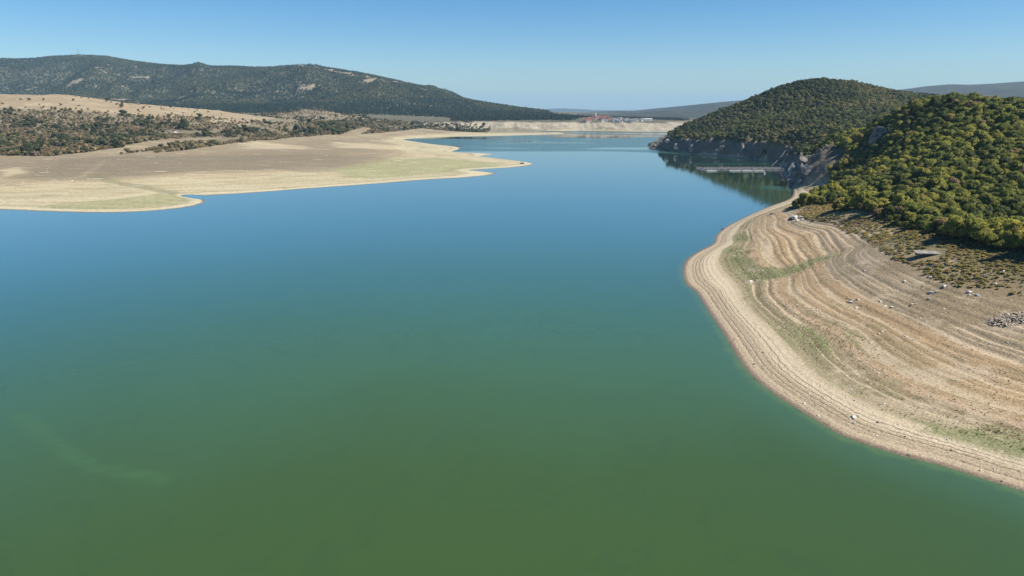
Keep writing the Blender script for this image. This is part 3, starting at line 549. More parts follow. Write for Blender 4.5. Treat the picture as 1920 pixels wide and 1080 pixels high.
# tint 0..1: dark green, mid green, olive, yellow-green, rusty
M_leaf = leafmat('broad_leaves', [(0, (.050, .072, .020)), (.25, (.100, .125, .028)), (.5, (.165, .185, .036)), (.78, (.235, .235, .045)), (.92, (.19, .155, .060)), (1, (.155, .125, .085))], .5, (1.62, 1.45, 1.4))
M_leaf2 = leafmat('oak_leaves', [(0, (.045, .060, .022)), (.4, (.090, .108, .034)), (.7, (.145, .145, .046)), (.9, (.19, .155, .07)), (1, (.19, .14, .09))], .45, (1.32, 1.22, 1.35))
M_pine = leafmat('pine_needles', [(0, (.022, .038, .024)), (.6, (.042, .060, .032)), (1, (.085, .082, .045))], .15)
M_scrub = leafmat('dry_scrub_leaves', [(0, (.045, .060, .026)), (.25, (.090, .098, .046)), (.5, (.19, .165, .10)), (.7, (.24, .21, .10)), (.85, (.18, .12, .07)), (1, (.24, .20, .155))], .35, (1.2, 1.1, 1.0))
M_tuft = leafmat('tuft_leaves', [(0, (.12, .15, .045)), (.35, (.20, .185, .055)), (.6, (.27, .20, .07)), (.85, (.27, .17, .08)), (1, (.33, .27, .18))], .4)
M_low = leafmat('scrub_twigs', [(0, (.11, .13, .055)), (.35, (.19, .19, .075)), (.6, (.25, .215, .105)), (.85, (.25, .19, .11)), (1, (.30, .26, .18))], .45, (1.45, 1.3, 1.0))
M_bark = plain('bark', (.11, .085, .065), .95)

def quads_mesh(name, C, N, S, mat, asp=1.0, up=.25):
    """leaf clumps: bent quads at centres C, facing N, of size S"""
    n = len(C); N = N / (np.linalg.norm(N, axis=1, keepdims=True) + 1e-9)
    a = RNG.normal(size=(n, 3)); T = np.cross(N, a); T /= np.linalg.norm(T, axis=1, keepdims=True) + 1e-9; B = np.cross(N, T)
    S = S[:, None]; v = np.empty((n, 4, 3)); j = lambda: RNG.uniform(.7, 1.25, (n, 1))
    v[:, 0] = C - T * S * j() - B * S * asp * .35; v[:, 1] = C - B * S * asp * j() + N * S * .15; v[:, 2] = C + T * S * j() + B * S * .2; v[:, 3] = C + B * S * asp * j() - N * S * .25
    me = bpy.data.meshes.new(name); V = v.reshape(-1, 3)
    me.from_pydata(V.tolist(), [], np.arange(n * 4).reshape(n, 4).tolist()); me.materials.append(mat)
    ctr = C.mean(0) - np.array([0, 0, np.ptp(C[:, 2]) * .25]); o_ = C - ctr; o_ /= np.linalg.norm(o_, axis=1, keepdims=True) + 1e-9
    fl = np.where((N * o_).sum(1, keepdims=True) < 0, -1, 1); cn = o_ * .55 + N * fl * .55 + np.array([0, 0, up]); cn /= np.linalg.norm(cn, axis=1, keepdims=True)
    me.polygons.foreach_set('use_smooth', np.ones(n, bool)); me.normals_split_custom_set_from_vertices(np.repeat(cn, 4, 0).tolist())
    return me
import bmesh
def _ico(sub):
    bm = bmesh.new(); bmesh.ops.create_icosphere(bm, subdivisions=sub, radius=1.0); v = np.array([p.co[:] for p in bm.verts]); f = [tuple(q.index for q in p.verts) for p in bm.faces]; bm.free(); return v, f
ICO = {1: _ico(1), 2: _ico(2)}
def add_lobes(me, L, mat, ctr, up, sub, fill):
    v0 = np.array([p.co[:] for p in me.vertices]); f0 = [tuple(p.vertices) for p in me.polygons]; n0 = np.array([me.corner_normals[p.loop_start].vector[:] for p in me.polygons]); n0 = np.repeat(n0, 4, 0)
    V, Fc, Nn = [v0], list(f0), [n0]; b = len(v0); iv, fc = ICO[sub]
    for x, y, z, rw, rh in L:
        d = 1 + RNG.normal(0, .19, len(iv)); p = iv * d[:, None] * np.array([rw, rw, rh]) * fill + np.array([x, y, z]); V.append(p)
        o = p - ctr; o /= np.linalg.norm(o, axis=1, keepdims=True) + 1e-9; n = iv * .6 + o * .3 + np.array([0, 0, up]) + RNG.normal(0, .28, iv.shape); Nn.append(n / np.linalg.norm(n, axis=1, keepdims=True))
        Fc += [tuple(b + i for i in q) for q in fc]; b += len(iv)
    V = np.concatenate(V); Nn = np.concatenate(Nn); m2 = bpy.data.meshes.new(me.name); m2.from_pydata(V.tolist(), [], Fc); m2.materials.append(mat); m2.polygons.foreach_set('use_smooth', np.ones(len(Fc), bool)); m2.normals_split_custom_set_from_vertices(Nn.tolist()); return m2
def crown_mesh(name, n, wid, hgt, z0, lobes, leaf, mat, jit=.6, up=.25, sub=1, fill=.90):
    L = []
    for i in range(lobes):
        a = RNG.uniform(0, 6.283); r = wid * .5 * math.sqrt(RNG.uniform(0, 1)) * .80; zz = RNG.uniform(.22, .86); k = RNG.uniform(.35, .9) * (1.15 - .5 * abs(zz - .45))
        L.append((r * math.cos(a), r * math.sin(a), z0 + hgt * zz, wid * .30 * k, hgt * .24 * k))
    L.append((0, 0, z0 + hgt * .55, wid * .33, hgt * .40))
    L = np.array(L); w = L[:, 3] ** 2; idx = RNG.choice(len(L), n, p=w / w.sum()); d = RNG.normal(size=(n, 3)); d /= np.linalg.norm(d, axis=1, keepdims=True); d[:, 2] = np.where(RNG.random(n) < .75, np.abs(d[:, 2]), d[:, 2])
    q = L[idx]; rad = RNG.uniform(.84, 1.16, (n, 1)); C = q[:, :3] + d * q[:, [3, 3, 4]] * rad; C[:, 2] = np.maximum(C[:, 2], z0 + .02 * hgt)
    q = quads_mesh(name, C, d + RNG.normal(size=(n, 3)) * jit, leaf * RNG.uniform(.6, 1.3, n), mat, 1.0, up)
    return add_lobes(q, L, mat, np.array([0, 0, z0 + hgt * .25]), up, sub, fill) if sub else q
def pine_mesh(name, n, wid, hgt, mat, leaf):
    t = RNG.random(n) ** .75; a = RNG.uniform(0, 6.283, n); r = wid * .5 * (1 - t) ** .8 * RNG.uniform(.5, 1.08, n) * (1 + .25 * np.sin(a * 3 + t * 20))
    C = np.stack([r * np.cos(a), r * np.sin(a), hgt * (.14 + .86 * t)], 1); N = np.stack([np.cos(a), np.sin(a), np.full(n, .9)], 1) + RNG.normal(size=(n, 3)) * .4
    return quads_mesh(name, C, N, leaf * (1.15 - .6 * t) * RNG.uniform(.7, 1.2, n), mat)
def trunk_mesh(name, h, r, limbs=4):
    vs_, fs = [], []
    def tube(p, q, r0, r1, k=6):
        p = np.array(p, float); q = np.array(q, float); d = q - p; d /= np.linalg.norm(d); u = np.cross(d, (0.3, .9, .1)); u /= np.linalg.norm(u); w = np.cross(d, u); b = len(vs_)
        for c, rr in ((p, r0), (q, r1)):
            for i in range(k): a = 6.283 * i / k; vs_.append(tuple(c + rr * (u * math.cos(a) + w * math.sin(a))))
        for i in range(k): fs.append((b + i, b + (i + 1) % k, b + k + (i + 1) % k, b + k + i))
    tube((0, 0, -.4), (.15, .05, h * .5), r, r * .7); tube((.15, .05, h * .5), (.05, .2, h), r * .7, r * .25)
    for i in range(limbs):
        a = i * 2.4 + 1; z = h * (.4 + .12 * i); tube((.12, .05, z), (math.cos(a) * h * .32, math.sin(a) * h * .32, z + h * .28), r * .45, r * .15, 5)
    me = bpy.data.meshes.new(name); me.from_pydata(vs_, [], fs); me.materials.append(M_bark); return me
BROAD = [crown_mesh('broadleaf_crown', 1000, RNG.uniform(6, 7.4), RNG.uniform(4.6, 6), 1.0, RNG.integers(12, 18), .34, M_leaf, .6, .4, 2) for _ in range(8)]
BTRUNK = [trunk_mesh('broadleaf_trunk', RNG.uniform(4, 5), .16) for _ in range(3)]
MID = [crown_mesh('oak_crown', 170, RNG.uniform(7, 8.5), RNG.uniform(6, 8), .5, RNG.integers(4, 8), .95, M_leaf2) for _ in range(6)]
PINE = [pine_mesh('pine_crown', 46, RNG.uniform(5, 6.5), RNG.uniform(11, 15), M_pine, 1.5) for _ in range(4)]
M_leaf3 = leafmat('mountain_leaves', [(0, (.035, .05, .022)), (.5, (.085, .10, .038)), (.85, (.14, .13, .055)), (1, (.16, .12, .075))], .4, (1, 1, 1.1))
FARB = [crown_mesh('far_crown', 26, RNG.uniform(8, 10), RNG.uniform(6, 8), 0, 3, 2.0, M_leaf3) for _ in range(3)]
BUSH = [crown_mesh('bush_crown', 240, RNG.uniform(4.6, 6.2), RNG.uniform(3.2, 4.6), 0, RNG.integers(4, 8), .46, M_scrub, .8, .4) for _ in range(6)]
LOWB = [crown_mesh('low_scrub', 80, RNG.uniform(1.6, 2.4), RNG.uniform(.8, 1.2), -.1, 5, .20, M_low, .7, .9, 1, .8) for _ in range(5)]
def tuft_mesh(name, n, h, w):
    vs_, fs = [], []
    for i in range(n):
        a = RNG.uniform(0, 6.283); r = RNG.uniform(0, w * .4); x, y = r * math.cos(a), r * math.sin(a); lx_, ly_ = RNG.normal(0, w * .5), RNG.normal(0, w * .5); hh = h * RNG.uniform(.6, 1.1); b = len(vs_); c, s_ = math.cos(a + 1.2) * w * .16, math.sin(a + 1.2) * w * .16
        vs_ += [(x - c, y - s_, -.03), (x + c, y + s_, -.03), (x + lx_, y + ly_, hh)]; fs.append((b, b + 1, b + 2))
    me = bpy.data.meshes.new(name); me.from_pydata(vs_, [], fs); me.materials.append(M_tuft); return me
TUFT = [tuft_mesh('grass_tuft', 16, .30, .42) for _ in range(4)]

PROTO = {}
def proto_collection(key, meshes):
    c = bpy.data.collections.new('prototypes_' + key)
    for i, me in enumerate(meshes): c.objects.link(bpy.data.objects.new('%s_%02d' % (key, i), me))
    return c
def scatter(name, meshes, pos, rot, scl, tint, label, cat):
    """one object of the kind stuff: instances on the points of its own mesh"""
    me = bpy.data.meshes.new(name); n = len(pos); me.vertices.add(n); me.vertices.foreach_set('co', np.asarray(pos, np.float32).ravel())
    for k, v in (('rot', rot), ('tint', tint)): a = me.attributes.new(k, 'FLOAT', 'POINT'); a.data.foreach_set('value', np.asarray(v, np.float32))
    a = me.attributes.new('scl', 'FLOAT_VECTOR', 'POINT'); a.data.foreach_set('vector', np.asarray(scl, np.float32).ravel())
    a = me.attributes.new('idx', 'INT', 'POINT'); a.data.foreach_set('value', RNG.integers(0, len(meshes), n).astype(np.int32))
    o = bpy.data.objects.new(name, me); COL.objects.link(o); o['kind'] = 'stuff'; o['label'] = label; o['category'] = cat
    g = bpy.data.node_groups.new(name + '_nodes', 'GeometryNodeTree'); g.interface.new_socket('Geometry', in_out='INPUT', socket_type='NodeSocketGeometry'); g.interface.new_socket('Geometry', in_out='OUTPUT', socket_type='NodeSocketGeometry')
    N = g.nodes.new; gi = N('NodeGroupInput'); go = N('NodeGroupOutput'); ip = N('GeometryNodeInstanceOnPoints'); ci = N('GeometryNodeCollectionInfo')
    ci.inputs['Collection'].default_value = proto_collection(name, meshes); ci.inputs['Separate Children'].default_value = True; ci.inputs['Reset Children'].default_value = True
    ip.inputs['Pick Instance'].default_value = True
    def na(nm, ty): q = N('GeometryNodeInputNamedAttribute'); q.data_type = ty; q.inputs['Name'].default_value = nm; return next(s for s in q.outputs if s.enabled and s.name == 'Attribute')
    cx_ = N('ShaderNodeCombineXYZ'); L = g.links.new
    L(gi.outputs[0], ip.inputs['Points']); L(ci.outputs[0], ip.inputs['Instance']); L(na('idx', 'INT'), ip.inputs['Instance Index']); L(na('rot', 'FLOAT'), cx_.inputs[2]); L(cx_.outputs[0], ip.inputs['Rotation']); L(na('scl', 'FLOAT_VECTOR'), ip.inputs['Scale']); L(ip.outputs[0], go.inputs[0])
    md = o.modifiers.new('scatter', 'NODES'); md.node_group = g
    return o
def jgrid(x0, x1, y0, y1, sp, jit=.45):
    gx, gy = np.meshgrid(np.arange(x0, x1, sp), np.arange(y0, y1, sp)); gx = gx + RNG.uniform(-jit, jit, gx.shape) * sp; gy = gy + RNG.uniform(-jit, jit, gy.shape) * sp
    return gx.ravel(), gy.ravel()
def inview(x, y, z, mx=120, my=60):
    u, v, f = project(x, y, z); return (f > 1) & (u > -mx) & (u < 1920 + mx) & (v > -200) & (v < 1080 + my)
def visible_area(x, y, z, w, h):
    """rough painter's count of the pixels (of a quarter-size picture) that each crown shows, nearest first"""
    u, v, f = project(x, y, z + h * .55); rr = F * w / f / 2 / 2; hh = F * h / f / 2 / 2; u = u / 2; v = v / 2
    buf = np.zeros((540, 960), bool); area = np.zeros(len(x))
    for i in np.argsort(f):
        a0, a1 = int(max(0, u[i] - rr[i])), int(min(960, u[i] + rr[i] + 1)); b0, b1 = int(max(0, v[i] - hh[i])), int(min(540, v[i] + hh[i] + 1))
        if a1 <= a0 or b1 <= b0: continue
        s = buf[b0:b1, a0:a1]; area[i] = s.size - s.sum(); s[:] = True
    return area
def empty(name, loc, rz=0, scale=1.0):
    o = bpy.data.objects.new(name, None); COL.objects.link(o); o.location = loc; o.rotation_euler[2] = rz; o.scale = (scale,) * 3 if isinstance(scale, (int, float)) else scale; return o
def tag(o, label, cat, group=None):
    o['label'] = label; o['category'] = cat
    if group: o['group'] = group
    return o
def part(name, me, parent, loc=(0, 0, 0)):
    o = bpy.data.objects.new(name, me); COL.objects.link(o); o.parent = parent; o.location = loc; return o

# ---- near hill: broadleaf wood
gx, gy = jgrid(105, 520, 110, 640, 3.15)
gz = RG(gx, gy); base = RG(gx, gy, RZ0); fl_ = RG(gx, gy, Rfloor)
ed = fbm(gx, gy, 18, 3, 131) * 2.2
uu, vv, ff_ = project(gx, gy, gz); foot = np.interp(uu, [1490, 1500, 1560, 1600, 1700, 1800, 1920, 2050, 2700], [384, 387, 395, 394, 430, 452, 478, 497, 590])
m = (vv < foot + 5 * fbm(gx, gy, 12, 3, 131)) & (gy < 345) & (base > 15) & inview(gx, gy, gz, 650) | (base + ed > 20.4) & (gy >= 345) & (gz > 8) & inview(gx, gy, gz, 650) | ((gy > 345) & (gy < 640) & (base + ed * 1.5 > 10.5) & inview(gx, gy, gz))
oc = Wd(1648, 252, 470)
outc = RG.hit(1648, 258)
m &= np.hypot(gx - outc[0], gy - outc[1]) > 7.5

m &= (RG(gx, gy, np.clip(Rcliff, 0, 1)) < .5)
gx, gy, gz = gx[m], gy[m], gz[m]
sc_ = RNG.uniform(.38, .92, len(gx)) * (1 + .25 * fbm(gx, gy, 30, 2, 133)); hs = sc_ * RNG.uniform(.85, 1.4, len(gx))
tint = np.clip(.38 + .42 * fbm(gx, gy, 40, 3, 135) + RNG.normal(0, .20, len(gx)), 0, 1); tint = np.where(RNG.random(len(gx)) < .04, RNG.uniform(.9, 1, len(gx)), tint)
area = visible_area(gx, gy, gz, 6.5 * sc_, 6 * hs); order = np.argsort(-area); top = np.zeros(len(gx), bool); top[order[:290]] = True
near_tree_stats = (len(gx), area[order[289]])
lab_used = {}
def colour_word(t): return 'dark green' if t < .22 else 'mid green' if t < .42 else 'olive green' if t < .62 else 'yellow-green' if t < .82 else 'rusty brown'
ORD = ['first', 'second', 'third', 'fourth', 'fifth', 'sixth', 'seventh', 'eighth', 'ninth', 'tenth', 'eleventh', 'twelfth', 'thirteenth', 'fourteenth', 'fifteenth', 'sixteenth', 'seventeenth', 'eighteenth', 'nineteenth', 'twentieth']
def single_out(objs):
    by = {}
    for o in objs: by.setdefault(o['label'], []).append(o)
    for l, q in by.items():
        if len(q) < 2 or len(q) > 20: continue
        q.sort(key=lambda o: project(*o.location)[0])
        for k, o in enumerate(q): o['label'] = l + (', leftmost of them' if k == 0 else ', rightmost of them' if k == len(q) - 1 else ', %s from left' % ORD[k])
def tree_label(x, y, z, t, s):
    u, v, f = project(x, y, z + 3)
    size = 'small' if s < .78 else 'large' if s > 1.02 else 'medium'
    col = ('above the cove' if u < 1545 else 'above the pale boulders' if u < 1620 else 'above the brown swale' if u < 1700 else 'above the slab' if u < 1790 else 'above the white boulders' if u < 1860 else 'above the rubble heap')
    row = ('skyline' if v < 225 else 'upper slope' if v < 290 else 'middle slope' if v < 350 else 'lower slope' if v < 410 else 'foot of wood')
    return '%s %s tree, %s %s' % (size, colour_word(t), row, col)
for i in np.nonzero(top)[0]:
    o = empty('broadleaf_tree', (gx[i], gy[i], gz[i] - .3), RNG.uniform(0, 6.28), (sc_[i], sc_[i], hs[i]))
    tag(o, tree_label(gx[i], gy[i], gz[i], tint[i], sc_[i]), 'tree', 'leafy trees of the wood on the near hill')
    c = part('crown', BROAD[i % 8], o); c['tint'] = float(tint[i]); part('trunk', BTRUNK[i % 3], o)
single_out([o for o in scene.objects if o.name.startswith('broadleaf_tree')])
r = ~top
scatter('broadleaf_wood', BROAD, np.stack([gx, gy, gz - .3], 1)[r], RNG.uniform(0, 6.28, r.sum()), np.stack([sc_, sc_, hs], 1)[r], tint[r], 'mass of smaller and half hidden leafy trees covering the near hill', 'wood')
# low fringe along the foot of the wood and thickets
gx, gy = jgrid(60, 330, 90, 520, 1.05)
gz = RG(gx, gy); base = RG(gx, gy, RZ0); nn = fbm(gx, gy, 16, 4, 141) + .5 * fbm(gx, gy, 5, 2, 142)
uu, vv, ff_ = project(gx, gy, gz); low_e = np.interp(uu, [1470, 1490, 1560, 1600, 1640, 1720, 1820, 1920, 2050, 2700], [392, 401, 424, 440, 464, 512, 540, 560, 590, 700])
m = inview(gx, gy, gz, 450) & (vv < low_e + 9 * nn) & (base > 9) & (base < 24) & (gy < 370) & (RG(gx, gy, np.clip(Rcliff, 0, 1)) < .3)
slab_p = RG.hit(1738, 478); m &= np.hypot((gx - slab_p[0]) / 5.5, (gy - slab_p[1]) / 5) > 1
m &= RNG.random(len(gx)) < .97 - .6 * sstep(-.1, -.6, nn)
gx, gy, gz = gx[m], gy[m], gz[m]; s_ = RNG.uniform(.25, .9, len(gx)) * (1 + .35 * fbm(gx, gy, 9, 2, 144))
scatter('low_scrub', LOWB, np.stack([gx, gy, gz], 1), RNG.uniform(0, 6.28, len(gx)), np.stack([s_, s_, s_ * RNG.uniform(.35, .8, len(gx))], 1), np.clip(.58 + .35 * fbm(gx, gy, 14, 3, 143) + RNG.normal(0, .12, len(gx)), 0, 1), 'belt of low yellow-brown scrub between the bare terraces and the wood', 'scrub')
# grass tufts on the terraces
gx, gy = jgrid(50, 170, 70, 430, .62)
gz = RG(gx, gy); lv = RG(gx, gy, Rlev); gg = RG(gx, gy, Rgreen); nn = fbm(gx, gy, 7, 4, 151)
p = .05 + .4 * sstep(.0, .45, nn) + .8 * gg; p = p * sstep(2.1, 2.8, lv) * (1 - .55 * sstep(9, 11, lv)); fr = lv / .9 - np.floor(lv / .9); p = p * (.35 + .9 * (fr > .25))
m = inview(gx, gy, gz, 300, 200) & (RNG.random(len(gx)) < p * np.where(lv > 4.5, .5, .9)) & (lv < 17)
gx, gy, gz, gg, lv = gx[m], gy[m], gz[m], gg[m], lv[m]; s_ = RNG.uniform(.3, .8, len(gx))
scatter('grass_tufts', TUFT, np.stack([gx, gy, gz], 1), RNG.uniform(0, 6.28, len(gx)), np.stack([s_, s_, s_], 1), np.clip(.74 - .6 * gg - .22 * (lv < 4) + RNG.normal(0, .15, len(gx)), 0, 1), 'sparse tufts of dry grass growing on the bare terraces', 'grass')
n_tuft = len(gx)

# ---- second hill: oak wood
gx, gy = jgrid(220, 1000, 640, 1500, 4.5)
gz = RG(gx, gy); base = RG(gx, gy, RZ0) + 3.5 * fbm(gx, gy, 26, 3, 161)
m = (base > 18.2) & inview(gx, gy, gz, 400) & (RG(gx, gy, np.clip(Rcliff, 0, 1)) < .8)
gx, gy, gz = gx[m], gy[m], gz[m]; s_ = RNG.uniform(.42, .9, len(gx)) * (1 + .2 * fbm(gx, gy, 60, 2, 163))
scatter('oak_wood', MID, np.stack([gx, gy, gz - .4], 1), RNG.uniform(0, 6.28, len(gx)), np.stack([s_, s_, s_ * RNG.uniform(.8, 1.15, len(gx))], 1), np.clip(.36 + .38 * fbm(gx, gy, 70, 3, 165) + RNG.normal(0, .17, len(gx)), 0, 1), 'dense dark green oak wood covering the second hill above the cliffs', 'wood')
n_oak = len(gx)

# ---- mountain forest
gx, gy = jgrid(-3600, 620, 2080, 4700, 9.0)
gz = LG(gx, gy); wd_ = LG(gx, gy, Lwood); cl_ = LG(gx, gy, Lclear)
pine = fbm(gx, gy, 380, 3, 171) + .9 * sstep(2900, 2300, gy) + .5 * sstep(-1500, -300, gx) * sstep(3300, 2600, gy) > .45
m = inview(gx, gy, gz, 200) & (LG(gx, gy, Lfor) > .5) & (cl_ < .45) & (RNG.random(len(gx)) < .93 - .35 * sstep(.1, .5, fbm(gx, gy, 90, 3, 173)))
gx, gy, gz, pine = gx[m], gy[m], gz[m], pine[m]
for nm, sel, ms, lab in (('pine_forest', pine, PINE, 'dark pine forest covering the foot and flanks of the long mountain'), ('mountain_woods', ~pine, FARB, 'patchy oak woods covering the upper slopes of the long mountain')):
    x, y, z = gx[sel], gy[sel], gz[sel]; s_ = RNG.uniform(.7, 1.2, len(x)); s_ = s_ * (1 - .4 * sstep(80, 300, x)); hz = np.where(y < 2600, 1.1, .9) * RNG.uniform(.75, 1.2, len(x))
    scatter(nm, ms, np.stack([x, y, z - 1], 1), RNG.uniform(0, 6.28, len(x)), np.stack([s_, s_, s_ * hz], 1), np.clip(.4 + .35 * fbm(x, y, 160, 3, 175) + RNG.normal(0, .2, len(x)), 0, 1), lab, 'forest')
n_mt = (pine.sum(), (~pine).sum())

# ---- left bank scrub
gx, gy = jgrid(-1500, -60, 700, 2080, 5.0)
gz = LG(gx, gy); u, v, f = project(gx, gy, gz)
nn = fbm(gx, gy, 90, 4, 181) + .55 * fbm(gx, gy, 22, 3, 182)
fr_px = [(-300,289),(0,291),(100,291),(200,292),(280,288),(330,281),(348,277),(380,268),(420,262),(480,259),(560,255),(640,253),(675,252),(720,242),(790,240)]
front = np.array([Wz(a, b, 10.5 if a < 400 else 13.5)[:2] for a, b in fr_px])
fy = np.interp(gx, front[:, 0][np.argsort(front[:, 0])], front[:, 1][np.argsort(front[:, 0])])
dfront = gy - fy
dens = 1.0 * sstep(1, 6, dfront) * (1 - sstep(160, 330, dfront) * .3)
dens = dens * np.clip(sstep(-.85, -.05, nn) + sstep(110, 50, dfront), .15, 1)
vc = np.interp(u, [c[0] for c in crest], [c[1] for c in crest]); bw = np.interp(u, [0, 200, 400, 480, 560, 600], [30, 21, 13, 12, 5, -10]); crown_open = sstep(bw + 5, bw - 3, v - vc) * (gy < 1560); dens = dens * (1 - .95 * crown_open)
dens = np.where(gy > 1560, dens * .55, dens)
clearing = np.exp(-(((u - 365) / 75) ** 2 + ((v - 248.5) / 4.0) ** 2)) + np.exp(-(((u - 60) / 30) ** 2 + ((v - 248) / 2.2) ** 2)) + np.exp(-(((u - 400) / 75) ** 2 + ((v - 262) / 6) ** 2))
dens = dens * (1 - np.clip(clearing * 1.5, 0, 1))
m = inview(gx, gy, gz, 200) & (dfront > 0) & (RNG.random(len(gx)) < dens)
gx, gy, gz, nn, dfront = gx[m], gy[m], gz[m], nn[m], dfront[m]
s_ = RNG.uniform(.45, 1.25, len(gx)) * (.8 + .5 * sstep(.1, .5, fbm(gx, gy, 45, 3, 185))) * np.where(gy > 1200, .85, 1)
big = (RNG.random(len(gx)) < .035) ; s_ = np.where(big, s_ * 2.0, s_) * (1 + .25 * sstep(160, 60, dfront))
tint = np.clip(.58 - .5 * sstep(.12, .45, fbm(gx, gy, 45, 3, 185)) + RNG.normal(0, .2, len(gx)), 0, 1); tint = np.where(big, .06, tint)
# crest shrubs seen one by one
lone = [(640/3.177,352/3.177+80,1.7,.02,'round dark tree standing alone on the crest of the tawny hill'),(228,203,1.5,.05,'dark bushy tree on the tawny hill just below its crest'),(138,190,.9,.1,'single dark bush high on the bald tawny slope'),(108,210,.9,.15,None)]
area = visible_area(gx, gy, gz, 4.2 * s_, 3 * s_); order = np.argsort(-area); top = np.zeros(len(gx), bool); top[order[:285]] = True
def bush_label(x, y, z, t, s):
    u, v, f = project(x, y, z + 1)
    c = 'dark green' if t < .2 else 'grey-green' if t < .42 else 'dull brown' if t < .62 else 'yellowish' if t < .8 else 'rusty' if t < .93 else 'bare greyish'
    size = 'small' if s < .75 else 'big' if s > 1.4 else 'middling'
    row = 'front row' if v > 276 else 'second row' if v > 268 else 'thick scrub' if v > 256 else 'level with cars' if v > 242 else 'below bald crest'
    col = 'far left' if u < 60 else 'left end' if u < 120 else 'above the track' if u < 210 else 'left of cars' if u < 300 else 'near the cars' if u < 420 else 'right of cars' if u < 560 else 'right tip'
    return '%s %s bush, %s, %s' % (size, c, row, col)
for i in np.nonzero(top)[0]:
    o = bpy.data.objects.new('bush', BUSH[i % 6]); COL.objects.link(o); o.location = (gx[i], gy[i], gz[i] - .2); o.rotation_euler[2] = RNG.uniform(0, 6.28); o.scale = (s_[i], s_[i], s_[i] * RNG.uniform(.75, 1.15)); o['tint'] = float(tint[i])
    tag(o, bush_label(gx[i], gy[i], gz[i], tint[i], s_[i]), 'bush', 'bushes of the scrub behind the dry lakebed')
single_out([o for o in scene.objects if o.name.startswith('bush')])
r = ~top
scatter('scrubland', BUSH, np.stack([gx, gy, gz - .2], 1)[r], RNG.uniform(0, 6.28, r.sum()), np.stack([s_, s_, s_ * RNG.uniform(.7, 1.1, len(gx))], 1)[r], tint[r], 'smaller grey-green and brown bushes filling the scrubland on the left', 'scrub')
n_bush = len(gx)
for px, py, s, tt, lab in lone:
    if lab is None: continue
    h = LG.hit(px, py)
    if h is None: continue
    o = bpy.data.objects.new('lone_tree', BUSH[0]); COL.objects.link(o); o.location = h; o.scale = (s,) * 3; o['tint'] = tt; tag(o, lab, 'tree')

# ================================================================== ROCKS AND STONES
import bmesh
M_stone = plain('pale_stone', (.50, .455, .385), .9, .25, 1.5)
M_dstone = plain('dark_stone', (.10, .085, .07), .9, .3, 1.5)
M_crag = plain('crag_rock', (.17, .155, .14), .92, .5, .35); M_rub = plain('rubble_stone', (.36, .29, .21), .95, .3, 1.5)
def rock_mesh(name, mat, seed, flat=.65, sub=2):
    bm = bmesh.new(); bmesh.ops.create_icosphere(bm, subdivisions=sub, radius=.5); rr = np.random.default_rng(seed); cuts = rr.normal(size=(15, 3)); cuts /= np.linalg.norm(cuts, axis=1, keepdims=True)
    for v in bm.verts:
        p = np.array(v.co); 
        for q_, c in enumerate(cuts):
            h = p @ c; lim = .22 + .10 * ((q_ * 7) % 5) / 4
            if h > lim: p = p - c * (h - lim) * .96
        p *= 1.35 + rr.normal(0, .05); p[2] *= flat; v.co = p
    me = bpy.data.meshes.new(name); bm.to_mesh(me); bm.free(); me.materials.append(mat); return me
ROCK = [rock_mesh('stone', M_stone, 100 + i) for i in range(6)]; DROCK = [rock_mesh('dark_stone', M_dstone, 200 + i) for i in range(3)]; CRAG = [rock_mesh('crag', M_crag, 300 + i, .9, 3) for i in range(5)]
def boulder(px, py, wpx, label, dark=False, group=None):
    h = RG.hit(px, py)
    if h is None: return
    f = project(*h)[2]; s = wpx * 1.2 * f / F
    o = bpy.data.objects.new('boulder', (DROCK if dark else ROCK)[int(px) % (3 if dark else 6)]); COL.objects.link(o); o.location = (h[0], h[1], h[2] + s * .05); o.scale = (s * RNG.uniform(.9, 1.2), s * RNG.uniform(.7, 1.0), s * RNG.uniform(.75, 1.1)); o.rotation_euler = (RNG.uniform(-.2, .2), RNG.uniform(-.2, .2), RNG.uniform(0, 6.28))
    return tag(o, label, 'boulder', group)
G1 = 'pale boulders strewn on the bare slope'
